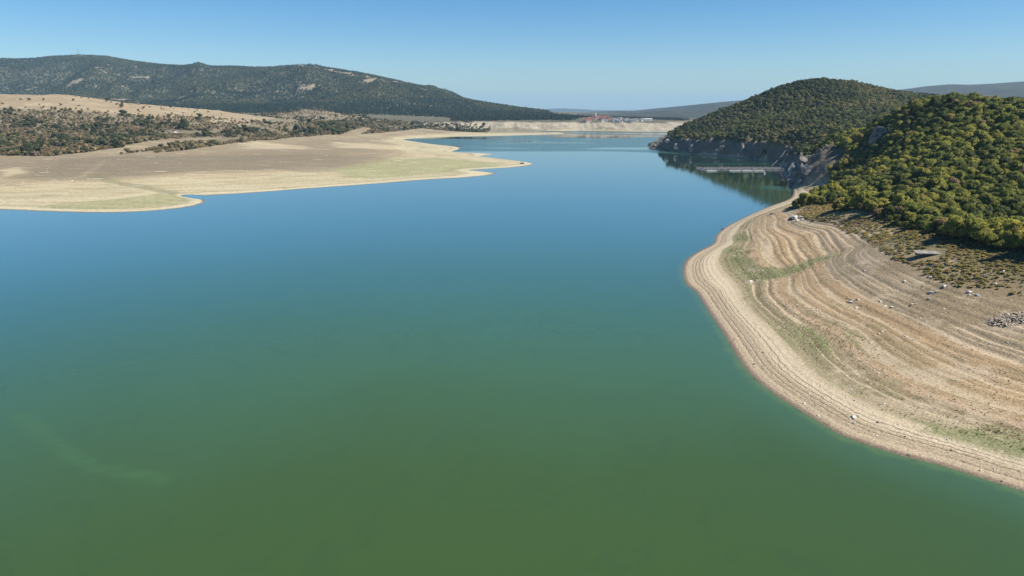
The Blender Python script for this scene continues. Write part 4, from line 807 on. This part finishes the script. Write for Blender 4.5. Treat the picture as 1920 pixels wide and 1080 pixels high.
for px, py, w, lab in [(1744,521,7,'white boulder just below the edge of the scrub belt, under the slab'),(1696,528,6,'small pale boulder alone on the brown slope left of the others'),(1770,539,8,'pale flat boulder with a smaller stone touching its right side'),(1778,537,5,'small stone touching the right side of a pale flat boulder'),
    (1744,550,9,'large white boulder, left one of a close pair in mid slope'),(1756,549,6,'smaller white boulder, right one of a close pair in mid slope'),(1815,550,11,'long white boulder with dark underside above the rubble heap'),(1818,554,6,'small stone tucked under the long white boulder'),(1825,553,4,'tiny pale stone between two white boulders'),(1833,556,9,'rounded white boulder right of the long white one'),
    (1866,534,7,'white boulder at the scrub edge on the right'),(1848,519,8,'flat pale boulder lying among the yellowish scrub'),(1608,563,8,'white boulder on the orange terrace, upper of three'),(1594,568,9,'biggest white boulder of three on the orange terrace'),(1606,577,6,'half dark boulder, lowest of three on the orange terrace'),
    (1651,566,6,'pale boulder at the top left of the stone scatter'),(1660,574,6,'pale boulder in the middle of the stone scatter'),(1671,578,6,'white boulder at the lower right of the stone scatter'),(1656,579,4,'small stone below the middle of the stone scatter'),(1676,568,4,'small stone at the upper right of the stone scatter'),
    (1709,572,5,'left one of three pale stones in a clump'),(1718,571,6,'right one of three pale stones in a clump'),(1712,562,4,'upper one of three pale stones in a clump'),(1743,562,5,'pale stone straight under the close pair of white boulders'),(1618,522,4,'lone pale stone near the dark swale'),(1730,538,3,'tiny pale stone left of the flat boulder'),
    (1698,633,5,'pale stone sitting on the long pale terrace line'),(1654,623,5,'left pale stone of a short row above a brown rut'),(1661,622,4,'right pale stone of a short row above a brown rut'),(1649,627,4,'lowest stone of a short row above a brown rut'),(1881,509,4,'tiny pale stone deep in the scrub on the right'),
    (1405,528,9,'broad flat pale rock between green patches'),(1418,527,6,'small flat rock right of the broad pale one'),(1430,509,5,'pale stone on the green terrace'),
    (1600,782,10,'largest boulder of the cluster on the sand strip'),(1611,782,7,'right hand boulder of the cluster on the sand strip'),(1602,794,6,'lower boulder of the cluster on the sand strip'),(1594,787,5,'left stone of the cluster on the sand strip'),(1603,752,6,'white boulder at the edge of the olive grass band'),
    (1535,781,5,'pale stone near the water left of the cluster'),(1530,761,5,'pale stone on the sand above the water'),(1508,758,6,'whitish rock nearest the water on the sand strip'),(1657,760,6,'pale boulder on the bare whitish patch'),(1838,883,4,'pale stone on the lower beach at right'),(1760,869,3,'tiny pale stone on the lower beach'),(1859,768,5,'pale stone on the terrace at right'),(1829,713,4,'pale stone high on the right terraces')]:
    boulder(px, py, w, lab, False, G1)
for px, py, w, lab in [(1448,402,9,'dark rock with pale edge near the point of the shore'),(1364,418,7,'dark rock at the water edge of the point, upper one'),(1355,430,6,'dark rock at the water edge of the point, lower one'),(1376,638,4,'small dark stone on the lined beach, highest'),(1430,662,4,'small dark stone on the pale sand'),(1414,684,5,'dark stone on the lined beach above the water'),(1382,676,4,'dark stone right at the waterline'),(1416,713,5,'dark stone at the waterline, upper of two'),(1420,725,5,'dark stone at the waterline, lower of two'),
    (1645,794,5,'dark stone right of the boulder cluster'),(1697,820,4,'small dark stone on the pale sand at centre right'),(1704,855,7,'dark driftwood like stone on the lower beach'),(1783,846,4,'dark speck of stone below the grass band'),(1878,903,5,'dark stone by the water at far right'),(1807,867,3,'tiny dark stone on the line of old water level')]:
    boulder(px, py, w, lab, True, 'dark stones along the beach')
# the clump of white rocks at the head of the point, and crags
def outcrop(label, items, mats, G=RG):
    cs = [(G.hit(a, b), w, hgt) for a, b, w, hgt in items]; cs = [c for c in cs if c[0]]
    if not cs: return
    root = empty('rock_outcrop', cs[0][0]); tag(root, label, 'rocks')
    for k, (h, w, hgt) in enumerate(cs):
        f = project(*h)[2]; s = w * f / F; o = part('rock', mats[k % len(mats)], root, (h[0] - cs[0][0][0], h[1] - cs[0][0][1], h[2] - cs[0][0][2] + s * .15)); o.scale = (s, s * RNG.uniform(.7, 1), s * hgt); o.rotation_euler = (RNG.uniform(-.35, .35), RNG.uniform(-.35, .35), RNG.uniform(0, 6.28))
    return root
outcrop('clump of broken white rocks at the head of the shore', [(1490,411,17,1.0),(1499,409,10,1.1),(1482,413,11,.8),(1495,414,8,.9),(1504,413,7,.8)], [ROCK[0], ROCK[3], DROCK[0], ROCK[1], ROCK[2]])
outcrop('grey crag standing out of the trees on the near hill', [(1643,264,30,1.5),(1654,258,26,1.5),(1650,270,24,1.1),(1666,262,20,1.4),(1638,270,16,1.1),(1674,256,18,1.3)], CRAG)
outcrop('jagged crag with white patches beside the fish farm', [(1492,330,26,1.3),(1484,322,20,1.1),(1498,316,22,1.3),(1489,342,16,1.1),(1505,305,20,1.0),(1487,312,14,1.2),(1512,325,24,1.2),(1500,345,18,1.0),(1480,331,9,.9),(1485,337,8,.9)], [CRAG[0], ROCK[0], CRAG[1], CRAG[2], CRAG[3], ROCK[2], CRAG[4], CRAG[0], ROCK[4], ROCK[1]])
outcrop('pale rock buttress at the foot of the far cliff, left of centre', [(1348,287,14,1.3),(1354,282,12,1.6),(1343,290,8,1.0)], [CRAG[1], CRAG[2], ROCK[0]])
outcrop('pale rock buttress at the foot of the far cliff, right of centre', [(1389,288,12,1.5),(1392,278,11,1.7),(1386,293,7,1.0)], [CRAG[3], CRAG[0], ROCK[2]])
outcrop('sunlit buttress near the tip of the far cliff', [(1298,282,18,1.2),(1294,272,14,1.4),(1268,280,18,1.0),(1240,272,14,.8),(1252,266,12,.9),(1228,275,10,.7)], [CRAG[4], CRAG[1], CRAG[2], CRAG[3], ROCK[1], CRAG[0]])
# broken rock along the cliff foot and over the cliff face
gx, gy = jgrid(200, 330, 545, 1180, 3.2)
gz = RG(gx, gy); cm = RG(gx, gy, np.clip(Rcliff, 0, 1)); m = (cm > .5) & inview(gx, gy, gz, 20) & (RNG.random(len(gx)) < .35 + .5 * (fbm(gx, gy, 30, 3, 201) > .1)) & (gz > -.5)
gx, gy, gz = gx[m], gy[m], gz[m]; s_ = RNG.uniform(.8, 2.9, len(gx))
scatter('cliff_rubble', CRAG, np.stack([gx, gy, gz], 1), RNG.uniform(0, 6.28, len(gx)), np.stack([s_, s_ * .8, s_ * RNG.uniform(.5, 1.2, len(gx))], 1), np.full(len(gx), .5), 'broken grey rock covering the bare cliff under the oak wood', 'rock')
# pebbles and small stones on the terraces
gx, gy = jgrid(52, 170, 75, 430, 1.5)
gz = RG(gx, gy); lv = RG(gx, gy, Rlev); p = .10 + .65 * sstep(.05, .5, fbm(gx, gy, 12, 4, 205)); m = inview(gx, gy, gz, 20) & (lv > .5) & (lv < 16) & (RNG.random(len(gx)) < p)
gx, gy, gz = gx[m], gy[m], gz[m]; s_ = .14 + .42 * RNG.random(len(gx)) ** 3
scatter('small_stones', ROCK, np.stack([gx, gy, gz + .02], 1), RNG.uniform(0, 6.28, len(gx)), np.stack([s_ * 1.2, s_, s_], 1), np.full(len(gx), .5), 'small pale stones scattered over the terraces', 'stones')
# rubble heap at the right edge
hp = RG.hit(1888, 603)
n = 420; a = RNG.uniform(0, 6.283, n); r_ = np.sqrt(RNG.random(n)); gx = hp[0] + np.cos(a) * r_ * 5.2 + 1.0; gy = hp[1] + np.sin(a) * r_ * 3.0; gz = RG(gx, gy) + 1.0 * (1 - r_ ** 2) * RNG.random(n) ** .5; s_ = RNG.uniform(.3, .9, n)
RUB = [rock_mesh('rubble_stone', M_rub, 400 + i) for i in range(4)]
scatter('rubble_heap', RUB, np.stack([gx, gy, gz], 1), RNG.uniform(0, 6.28, n), np.stack([s_ * 1.2, s_ * .8, s_ * .8], 1), np.full(n, .5), 'heap of broken pale stones at the right edge', 'rubble')
# pale stones on the left lakebed
gx, gy = jgrid(-700, 30, 440, 1300, 9.0)
gz = LG(gx, gy); m = inview(gx, gy, gz, 20) & (gz > .6) & (gz < 13) & (RNG.random(len(gx)) < .03 + .5 * sstep(.35, .6, fbm(gx, gy, 40, 3, 211)))
gx, gy, gz = gx[m], gy[m], gz[m]; s_ = .5 + 1.6 * RNG.random(len(gx)) ** 4
scatter('lakebed_stones', ROCK, np.stack([gx, gy, gz], 1), RNG.uniform(0, 6.28, len(gx)), np.stack([s_ * 1.5, s_, s_ * .8], 1), np.full(len(gx), .5), 'pale stones scattered over the dry lakebed', 'stones')

# ================================================================== BUILT THINGS
def box(vs_, fs, c, s, rz=0.0):
    b = len(vs_); ca, sa = math.cos(rz), math.sin(rz)
    for dz in (-.5, .5):
        for dx, dy in ((-.5, -.5), (.5, -.5), (.5, .5), (-.5, .5)):
            x, y = dx * s[0], dy * s[1]; vs_.append((c[0] + x * ca - y * sa, c[1] + x * sa + y * ca, c[2] + dz * s[2]))
    for q in ((0, 3, 2, 1), (4, 5, 6, 7), (0, 1, 5, 4), (1, 2, 6, 5), (2, 3, 7, 6), (3, 0, 4, 7)): fs.append(tuple(b + i for i in q))
def boxmesh(name, boxes, mat):
    v, f = [], []
    for b in boxes: box(v, f, *b)
    me = bpy.data.meshes.new(name); me.from_pydata(v, [], f); me.materials.append(mat); return me
M_conc = plain('weathered_concrete', (.25, .23, .195), .9, .25, .8); M_conc_d = plain('concrete_support', (.16, .14, .12), .9)
M_galv = plain('galvanised_walkway', (.26, .25, .24), .6, .2, .6); M_cross = plain('pale_crosswalk', (.62, .60, .56), .6, .1, .4); M_float = plain('pale_float', (.42, .40, .36), .6, .2, .4); M_net = plain('bird_net', (.20, .175, .16), .95, .35, .8)
M_whitep = plain('white_paint', (.75, .74, .70), .5, .08); M_darkp = plain('dark_car_paint', (.03, .032, .036), .3, .1); M_silver = plain('silver_car_paint', (.35, .36, .38), .35, .1); M_glass = plain('window_glass', (.03, .04, .05), .12, .2); M_tyre = plain('tyre_rubber', (.02, .02, .02), .8)
# concrete slab in the scrub
sp_ = RG.hit(1738, 479)
sl = empty('concrete_slab', (sp_[0], sp_[1], sp_[2] + .15), R(-12)); tag(sl, 'flat weathered concrete slab lying in the scrub below the wood', 'slab')
pm = boxmesh('panel', [((0, 0, 0), (2.25, 3.6, .28))], M_conc)
for k in range(3): q = part('panel', pm, sl, (-2.3 + 2.3 * k, 0, .62 + .03 * k)); q.rotation_euler = (R(3), R(-2), 0)
part('support', boxmesh('support', [((-2.6, 0, .1), (.5, 3.0, 1.0)), ((2.6, .3, .1), (.5, 2.6, 1.0))], M_conc_d), sl)
# floating fish farm
X0, Y0 = 192.0, 690.0
ff = empty('fish_farm', (X0, Y0, 0)); tag(ff, 'long grey floating fish farm with two rows of netted pens', 'fish farm')
CW, CD, NC = 7.4, 14.5, 12
nm_ = []
wk_long = boxmesh('walkway', [((CW * NC / 2, 0, .45), (CW * NC + 1, 1.0, .28)), ((CW * NC / 2, -.4, 1.35), (CW * NC + 1, .07, .07))] + [((k * CW / 2, -.4, .95), (.07, .07, .8)) for k in range(2 * NC + 1)], M_galv)
for j in range(3): part('walkway', wk_long, ff, (0, j * CD, 0))
wk_x = boxmesh('crosswalk', [((0, CD, .50), (1.2, CD * 2, .26)), ((.4, CD, 1.8), (.14, CD * 2, .14))] + [((.4, j * CD / 4, 1.2), (.10, .10, 1.3)) for j in range(9)], M_cross)
for k in range(NC + 1): part('crosswalk', wk_x, ff, (k * CW, 0, 0))
def net_mesh():
    n_ = 6; v = []; f = []
    for j in range(n_ + 1):
        for i in range(n_ + 1):
            u_, w_ = i / n_, j / n_; v.append(((u_ - .5) * (CW - 1.1), (w_ - .5) * (CD - 1.2), 1.7 - .6 * math.sin(math.pi * u_) * math.sin(math.pi * w_)))
    for j in range(n_):
        for i in range(n_): a = j * (n_ + 1) + i; f.append((a, a + 1, a + n_ + 2, a + n_ + 1))
    b = len(v)
    me = bpy.data.meshes.new('net'); me.from_pydata(v, [], f)
    mt_ = NT('net_mesh'); P_ = mt_.pos(); c_ = mt_.mix(mt_.rng(mt_.noise(P_, .3, 3), .4, .6), (.085, .075, .07), (.14, .125, .115)); mt_.fin(c_, .95); tr = mt_.n('ShaderNodeBsdfTransparent'); mx = mt_.n('ShaderNodeMixShader'); mx.inputs[0].default_value = .28
    mt_.l(mt_.b.outputs[0], mx.inputs[1]); mt_.l(tr.outputs[0], mx.inputs[2]); mt_.l(mx.outputs[0], mt_.out.inputs['Surface']); me.materials.append(mt_.m); return me
NM = net_mesh()
for j in range(2):
    for k in range(NC): part('net', NM, ff, (CW * (k + .5), CD * (j + .5), 0))
fl_m = boxmesh('pontoon', [((0, 0, .35), (10.6, 4.6, 1.1)), ((0, 0, .96), (10.0, 4.0, .14))], M_float)
for px in (1333, 1377, 1400, 1422): part('pontoon', fl_m, ff, (Wz(px, 321, 0)[0] - X0, -3.6, 0))
# boat and buoy
def loft(name, secs, mat):
    v, f = [], []; k = len(secs[0])
    for s in secs: v += s
    for i in range(len(secs) - 1):
        for j in range(k - 1): a = i * k + j; f.append((a, a + 1, a + k + 1, a + k))
    me = bpy.data.meshes.new(name); me.from_pydata(v, [], f); me.materials.append(mat); return me
bp = Wz(1469, 323, 0); bt = empty('motor_boat', (bp[0], bp[1], 0), R(75)); tag(bt, 'small white motor boat moored at the shore end of the fish farm', 'boat')
hull = [[(x, -w, .75 + .25 * (x > 1.5)), (x, -w * .8, .15), (x, 0, -.2), (x, w * .8, .15), (x, w, .75 + .25 * (x > 1.5)), (x, w * .8, .6), (x, -w * .8, .6), (x, -w, .75 + .25 * (x > 1.5))] for x, w in ((-2.6, .95), (-1, 1.1), (1, 1.05), (2.2, .6), (3.0, .04))]
part('hull', loft('hull', hull, M_whitep), bt); part('cabin', boxmesh('cabin', [((.2, 0, 1.1), (1.6, 1.3, 1.0))], M_whitep), bt); part('windscreen', boxmesh('windscreen', [((1.03, 0, 1.25), (.05, 1.1, .5))], M_glass), bt); part('outboard_motor', boxmesh('motor', [((-2.8, 0, .8), (.35, .35, .6)), ((-2.85, 0, .2), (.12, .12, .8))], M_darkp), bt)
by = Wz(1433, 326, 0); bo = bpy.data.objects.new('buoy', rock_mesh('buoy', M_whitep, 5, 1.0, 3)); COL.objects.link(bo); bo.location = (by[0], by[1], .2); bo.scale = (1.5,) * 3; tag(bo, 'small white buoy floating in front of the fish farm', 'buoy')
def rope(name, p, q, r, mat):
    p = np.array(p, float); q = np.array(q, float); v, f = [], []; n = 14
    for i in range(n + 1):
        t = i / n; c = p + (q - p) * t; c[2] -= 3.0 * math.sin(math.pi * t) * .5
        for k in range(4): a = k * math.pi / 2; v.append((c[0] + r * math.cos(a), c[1], c[2] + r * math.sin(a)))
    for i in range(n):
        for k in range(4): a = i * 4 + k; b = i * 4 + (k + 1) % 4; f.append((a, b, b + 4, a + 4))
    me = bpy.data.meshes.new(name); me.from_pydata(v, [], f); me.materials.append(mat); o = bpy.data.objects.new(name, me); COL.objects.link(o); return o
for (a, b), (c, d), lab in [((1447, 312), (1473, 284), 'pale mooring cable running up the shaded cliff, upper one'), ((1462, 314), (1478, 287), 'pale mooring cable running up the shaded cliff, lower one')]:
    h = RG.hit(c, d); p = Wz(a, b, 0)
    if h: tag(rope('mooring_cable', (p[0], p[1], 1.0), (h[0], h[1], h[2] + 1), .13, M_float), lab, 'cable')
# vehicles
def vehicle(kind, loc, rz, paint, label, L=4.5, W=1.8, H=1.45):
    o = empty(kind, loc, rz); tag(o, label, 'van' if 'van' in kind else 'car')
    van = 'van' in kind
    prof = [(-L/2, .35), (-L/2, .95), (-L/2 + .1, H), (L/2 - 1.1, H), (L/2 - .35, 1.1), (L/2, .95), (L/2, .35)] if van else [(-L/2, .35), (-L/2, .85), (-L/2 + .7, .92), (-L/2 + 1.2, H), (L*.12, H), (L*.25, .95), (L/2 - .1, .80), (L/2, .35)]
    k = len(prof); v = [(x, -W/2 + (.12 if z > 1 else 0), z) for x, z in prof] + [(x, W/2 - (.12 if z > 1 else 0), z) for x, z in prof]
    f = [tuple(range(k)), tuple(reversed(range(k, 2 * k)))] + [(i, k + i, k + (i + 1) % k, (i + 1) % k) for i in range(k)]
    me = bpy.data.meshes.new('body'); me.from_pydata(v, [], f); me.materials.append(paint); part('body', me, o)
    part('side_windows', boxmesh('glass', [((0 if not van else L*.22, 0, H - .3), (L * (.42 if not van else .22), W - .18, .34))], M_glass), o)
    part('windscreen', boxmesh('glass', [((L*.18 if not van else L/2 - .62, 0, H - .32), (.5, W - .4, .36))], M_glass), o)
    wm = bpy.data.meshes.get('wheel_mesh')
    if not wm:
        bm = bmesh.new(); bmesh.ops.create_cone(bm, cap_ends=True, segments=14, radius1=.34, radius2=.34, depth=.22); bmesh.ops.rotate(bm, verts=bm.verts, cent=(0, 0, 0), matrix=Matrix.Rotation(R(90), 3, 'X')); wm = bpy.data.meshes.new('wheel_mesh'); bm.to_mesh(wm); bm.free(); wm.materials.append(M_tyre)
    for sx in (-.31, .31):
        for sy in (-.5, .5): part('wheel', wm, o, (sx * L, sy * (W - .1), .34))
    return o
def on_left(px, py): h = LG.hit(px, py); return (h[0], h[1], float(LG(h[0], h[1])[0]))
vehicle('parked_car', on_left(305, 248), R(10), M_darkp, 'dark car parked under the bushes at the left of the clearing', 4.8, 1.9, 1.6)
vehicle('parked_car', on_left(314, 247.5), R(-5), M_silver, 'silver car parked between the dark car and the white van')
vehicle('parked_van', on_left(330, 249.5), R(20), M_whitep, 'white van parked in the clearing among the scrub', 5.0, 2.0, 2.2)
vehicle('parked_car', on_left(979, 307.5), R(0), M_darkp, 'dark car parked near the tip of the long sand spit', 4.9, 1.9, 1.7)
vehicle('parked_car', on_left(985.5, 307.5), R(15), M_whitep, 'small white car at the tip of the long sand spit')
vehicle('parked_van', on_left(873, 242.5), R(80), M_whitep, 'white van on the far flat below the pines, left of two', 6, 2.6, 3.2)
vehicle('parked_van', on_left(877.5, 242.5), R(100), M_whitep, 'white van on the far flat below the pines, right of two', 6, 2.6, 3.2)
# mast on the mountain crest
cx_, cy_, _ = Wd(147, 102, 4400); cz_ = float(LG(cx_, cy_)[0]); M_mast = plain('mast_steel', (.30, .28, .27), .6)
ms_ = empty('radio_mast', (cx_, cy_, cz_)); tag(ms_, 'thin radio mast on the highest crest of the mountain', 'mast'); mb_ = []
HM = 34
for k in range(4):
    ax, ay = (1 if k in (1, 2) else -1), (1 if k > 1 else -1)
    for j in range(8): t0 = 1 - j / 9; mb_.append(((ax * 1.9 * t0, ay * 1.9 * t0, HM * (j + .5) / 8), (.5, .5, HM / 8)))
part('lattice_tower', boxmesh('tower', mb_, M_mast), ms_); part('brace', boxmesh('brace', [((0, 0, HM * j / 8), (4 * (1 - j / 9), 4 * (1 - j / 9), .4)) for j in range(1, 8)], M_mast), ms_); part('antenna', boxmesh('antenna', [((0, 0, HM + 4), (.6, .6, 9))], M_mast), ms_)
# the village
M_wallw = plain('white_render', (.72, .69, .64), .8, .08, .2); M_wallc = plain('cream_render', (.55, .48, .40), .8, .1, .2); M_tile = plain('red_roof_tiles', (.17, .07, .055), .85, .25, .2); M_tile2 = plain('brown_roof_tiles', (.22, .11, .085), .85, .25, .2); M_slate = plain('grey_roof', (.20, .21, .23), .8, .2, .2)
def gable(name, L, W, h0, hr, mat, over=.7):
    v = [(-L/2 - over, -W/2 - over, h0 - .3), (L/2 + over, -W/2 - over, h0 - .3), (L/2 + over, W/2 + over, h0 - .3), (-L/2 - over, W/2 + over, h0 - .3), (-L/2 - over, 0, h0 + hr), (L/2 + over, 0, h0 + hr)]
    f = [(0, 1, 5, 4), (2, 3, 4, 5), (1, 2, 5), (3, 0, 4), (0, 3, 2, 1)]; me = bpy.data.meshes.new(name); me.from_pydata(v, [], f); me.materials.append(mat); return me
HM_ = {}
for key, wl, rf, L, W, H, hr in (('red', M_wallc, M_tile, 12, 9, 4.5, 4.0), ('brown', M_wallc, M_tile2, 13, 9, 4.5, 3.6), ('white', M_wallw, M_slate, 10, 8, 6.5, 2.2), ('gable', M_wallw, M_tile2, 8, 8, 5.5, 4.0)):
    HM_[key] = (boxmesh('wall_' + key, [((0, 0, H / 2 - 1), (L, W, H + 2))], wl), gable('roof_' + key, L, W, H, hr, rf), boxmesh('window_' + key, [((0, 0, 0), (1.5, .3, 1.5))], M_glass), boxmesh('chimney_' + key, [((L * .2, W * .15, H + hr * .9), (.9, .9, 2.2))], wl), L, W, H)
def left_spot(px, py, d=None):
    h = LG.hit(px, py + 2.0)
    if h is None or h[1] > 2700: x, y, z = Wd(px, py, 2250); return (x, y, float(LG(x, y)[0]))
    return h
def house(px, py, key, rz, label, s=1.0):
    h = left_spot(px, py); wl, rf, wi, ch, L, W, H = HM_[key]; o = empty('house', h, R(rz), s); tag(o, label, 'house', 'houses of the village on the far shore'); part('wall', wl, o); rp = part('roof', rf, o); part('chimney', ch, rp)
    for k in (-.3, 0, .3): part('window', wi, o, (k * L, -W / 2 - .02, H * .55))
    return o
reds = [(1097,226),(1099.5,225),(1102,223.7),(1105.6,221.8),(1109.5,222.8),(1113,220.3),(1114.2,223),(1119,221.3),(1121,218.7),(1123,220.3),(1123.4,223),(1126.5,218.8),(1127,221.9),(1129.6,220.3),(1131,223),(1132.7,219.2),(1134.8,221.3),(1136,218.8),(1138.4,220.8),(1140,219.2),(1141.6,222),(1101.5,227),(1104.6,226)]
for i, (a, b) in enumerate(reds):
    house(a, b, 'red' if i % 3 else 'brown', RNG.uniform(-35, 35), '%s roofed house %s the white church tower, %s row' % ('brown' if i % 3 == 0 else 'red', 'left of' if a < 1116 else 'just right of' if a < 1128 else 'well right of', 'top' if b < 220 else 'middle' if b < 222.5 else 'bottom'), RNG.uniform(.68, .95))
whites = [(1129,226.5,'white'),(1132.7,226.5,'white'),(1137.4,225.2,'white'),(1142,225.6,'gable'),(1147.3,226.6,'gable'),(1150,222.6,'white'),(1152.5,227.2,'white'),(1155.6,223.6,'white'),(1156.5,226.8,'white'),(1159.5,227,'white'),(1160.8,222.4,'white'),(1164,223,'white'),(1165,226.6,'gable'),(1168,224.5,'gable'),(1171.8,226.6,'white'),(1175,224,'white'),(1178.5,226.6,'white'),(1181.5,227,'gable'),(1184.5,226.4,'white'),(1189,225.6,'white'),(1192.3,224.8,'white'),(1196,225,'white'),(1200.4,225,'white'),(1204,225,'white'),(1207.7,225.4,'white')]
for i, (a, b, k) in enumerate(whites):
    house(a, b, k, RNG.uniform(-25, 25), '%s house %s, %s' % ('gabled white' if k == 'gable' else 'flat fronted white', 'near the red roofs' if a < 1146 else 'in the bright white cluster' if a < 1166 else 'in the middle of the sparse row' if a < 1190 else 'in the row below the long hall', 'upper' if b < 225 else 'lower'), RNG.uniform(.62, .9))
single_out([o for o in scene.objects if o.name.startswith('house')])
h = left_spot(1117, 219.5); tw = empty('church_tower', h); tag(tw, 'tall white tower rising above the red roofs of the village', 'tower'); part('shaft', boxmesh('shaft', [((0, 0, 5), (4.2, 4.2, 14))], M_wallw), tw)
me = bpy.data.meshes.new('spire'); me.from_pydata([(-2.4, -2.4, 12), (2.4, -2.4, 12), (2.4, 2.4, 12), (-2.4, 2.4, 12), (0, 0, 16)], [], [(0, 1, 4), (1, 2, 4), (2, 3, 4), (3, 0, 4), (0, 3, 2, 1)]); me.materials.append(M_wallw); part('spire', me, tw)
h = left_spot(1215, 224); hl = empty('long_hall', h, R(4)); tag(hl, 'long low white hall at the right end of the village', 'hall'); part('wall', boxmesh('wall', [((0, 0, 1.8), (24, 9, 5.6))], M_wallw), hl); part('roof', gable('roof', 24, 9, 4.6, 1.4, M_wallw), hl)
for k in range(-3, 4): part('window', HM_['white'][2], hl, (k * 3.2, -4.52, 2.2))

# ================================================================== haze
def haze():
    x0, x1, y0, y1, z0, z1 = -25500, 25500, -600, 29000, -8.0, 520.0
    me = bpy.data.meshes.new('haze'); v = [(x, y, z) for z in (z0, z1) for y in (y0, y1) for x in (x0, x1)]
    me.from_pydata(v, [], [(0, 2, 3, 1), (4, 5, 7, 6), (0, 1, 5, 4), (2, 6, 7, 3), (0, 4, 6, 2), (1, 3, 7, 5)])
    m = bpy.data.materials.new('haze_air'); m.use_nodes = True; t = m.node_tree; t.nodes.clear(); o_ = t.nodes.new('ShaderNodeOutputMaterial'); p = t.nodes.new('ShaderNodeVolumePrincipled')
    p.inputs['Color'].default_value = (.47, .77, 1, 1); p.inputs['Density'].default_value = HAZE_DENSITY; p.inputs['Anisotropy'].default_value = 0.0
    t.links.new(p.outputs[0], o_.inputs['Volume']); me.materials.append(m); o = bpy.data.objects.new('haze', me); COL.objects.link(o); o['kind'] = 'stuff'; o['label'] = 'thin blue haze in the air over the lake'; o['category'] = 'haze'
haze()
tris = sum(len(o.data.polygons) * 2 for o in scene.objects if o.type == 'MESH')
print('STATS trees', near_tree_stats, 'tufts', n_tuft, 'oak', n_oak, 'mt', n_mt, 'bush', n_bush, 'tris', tris)
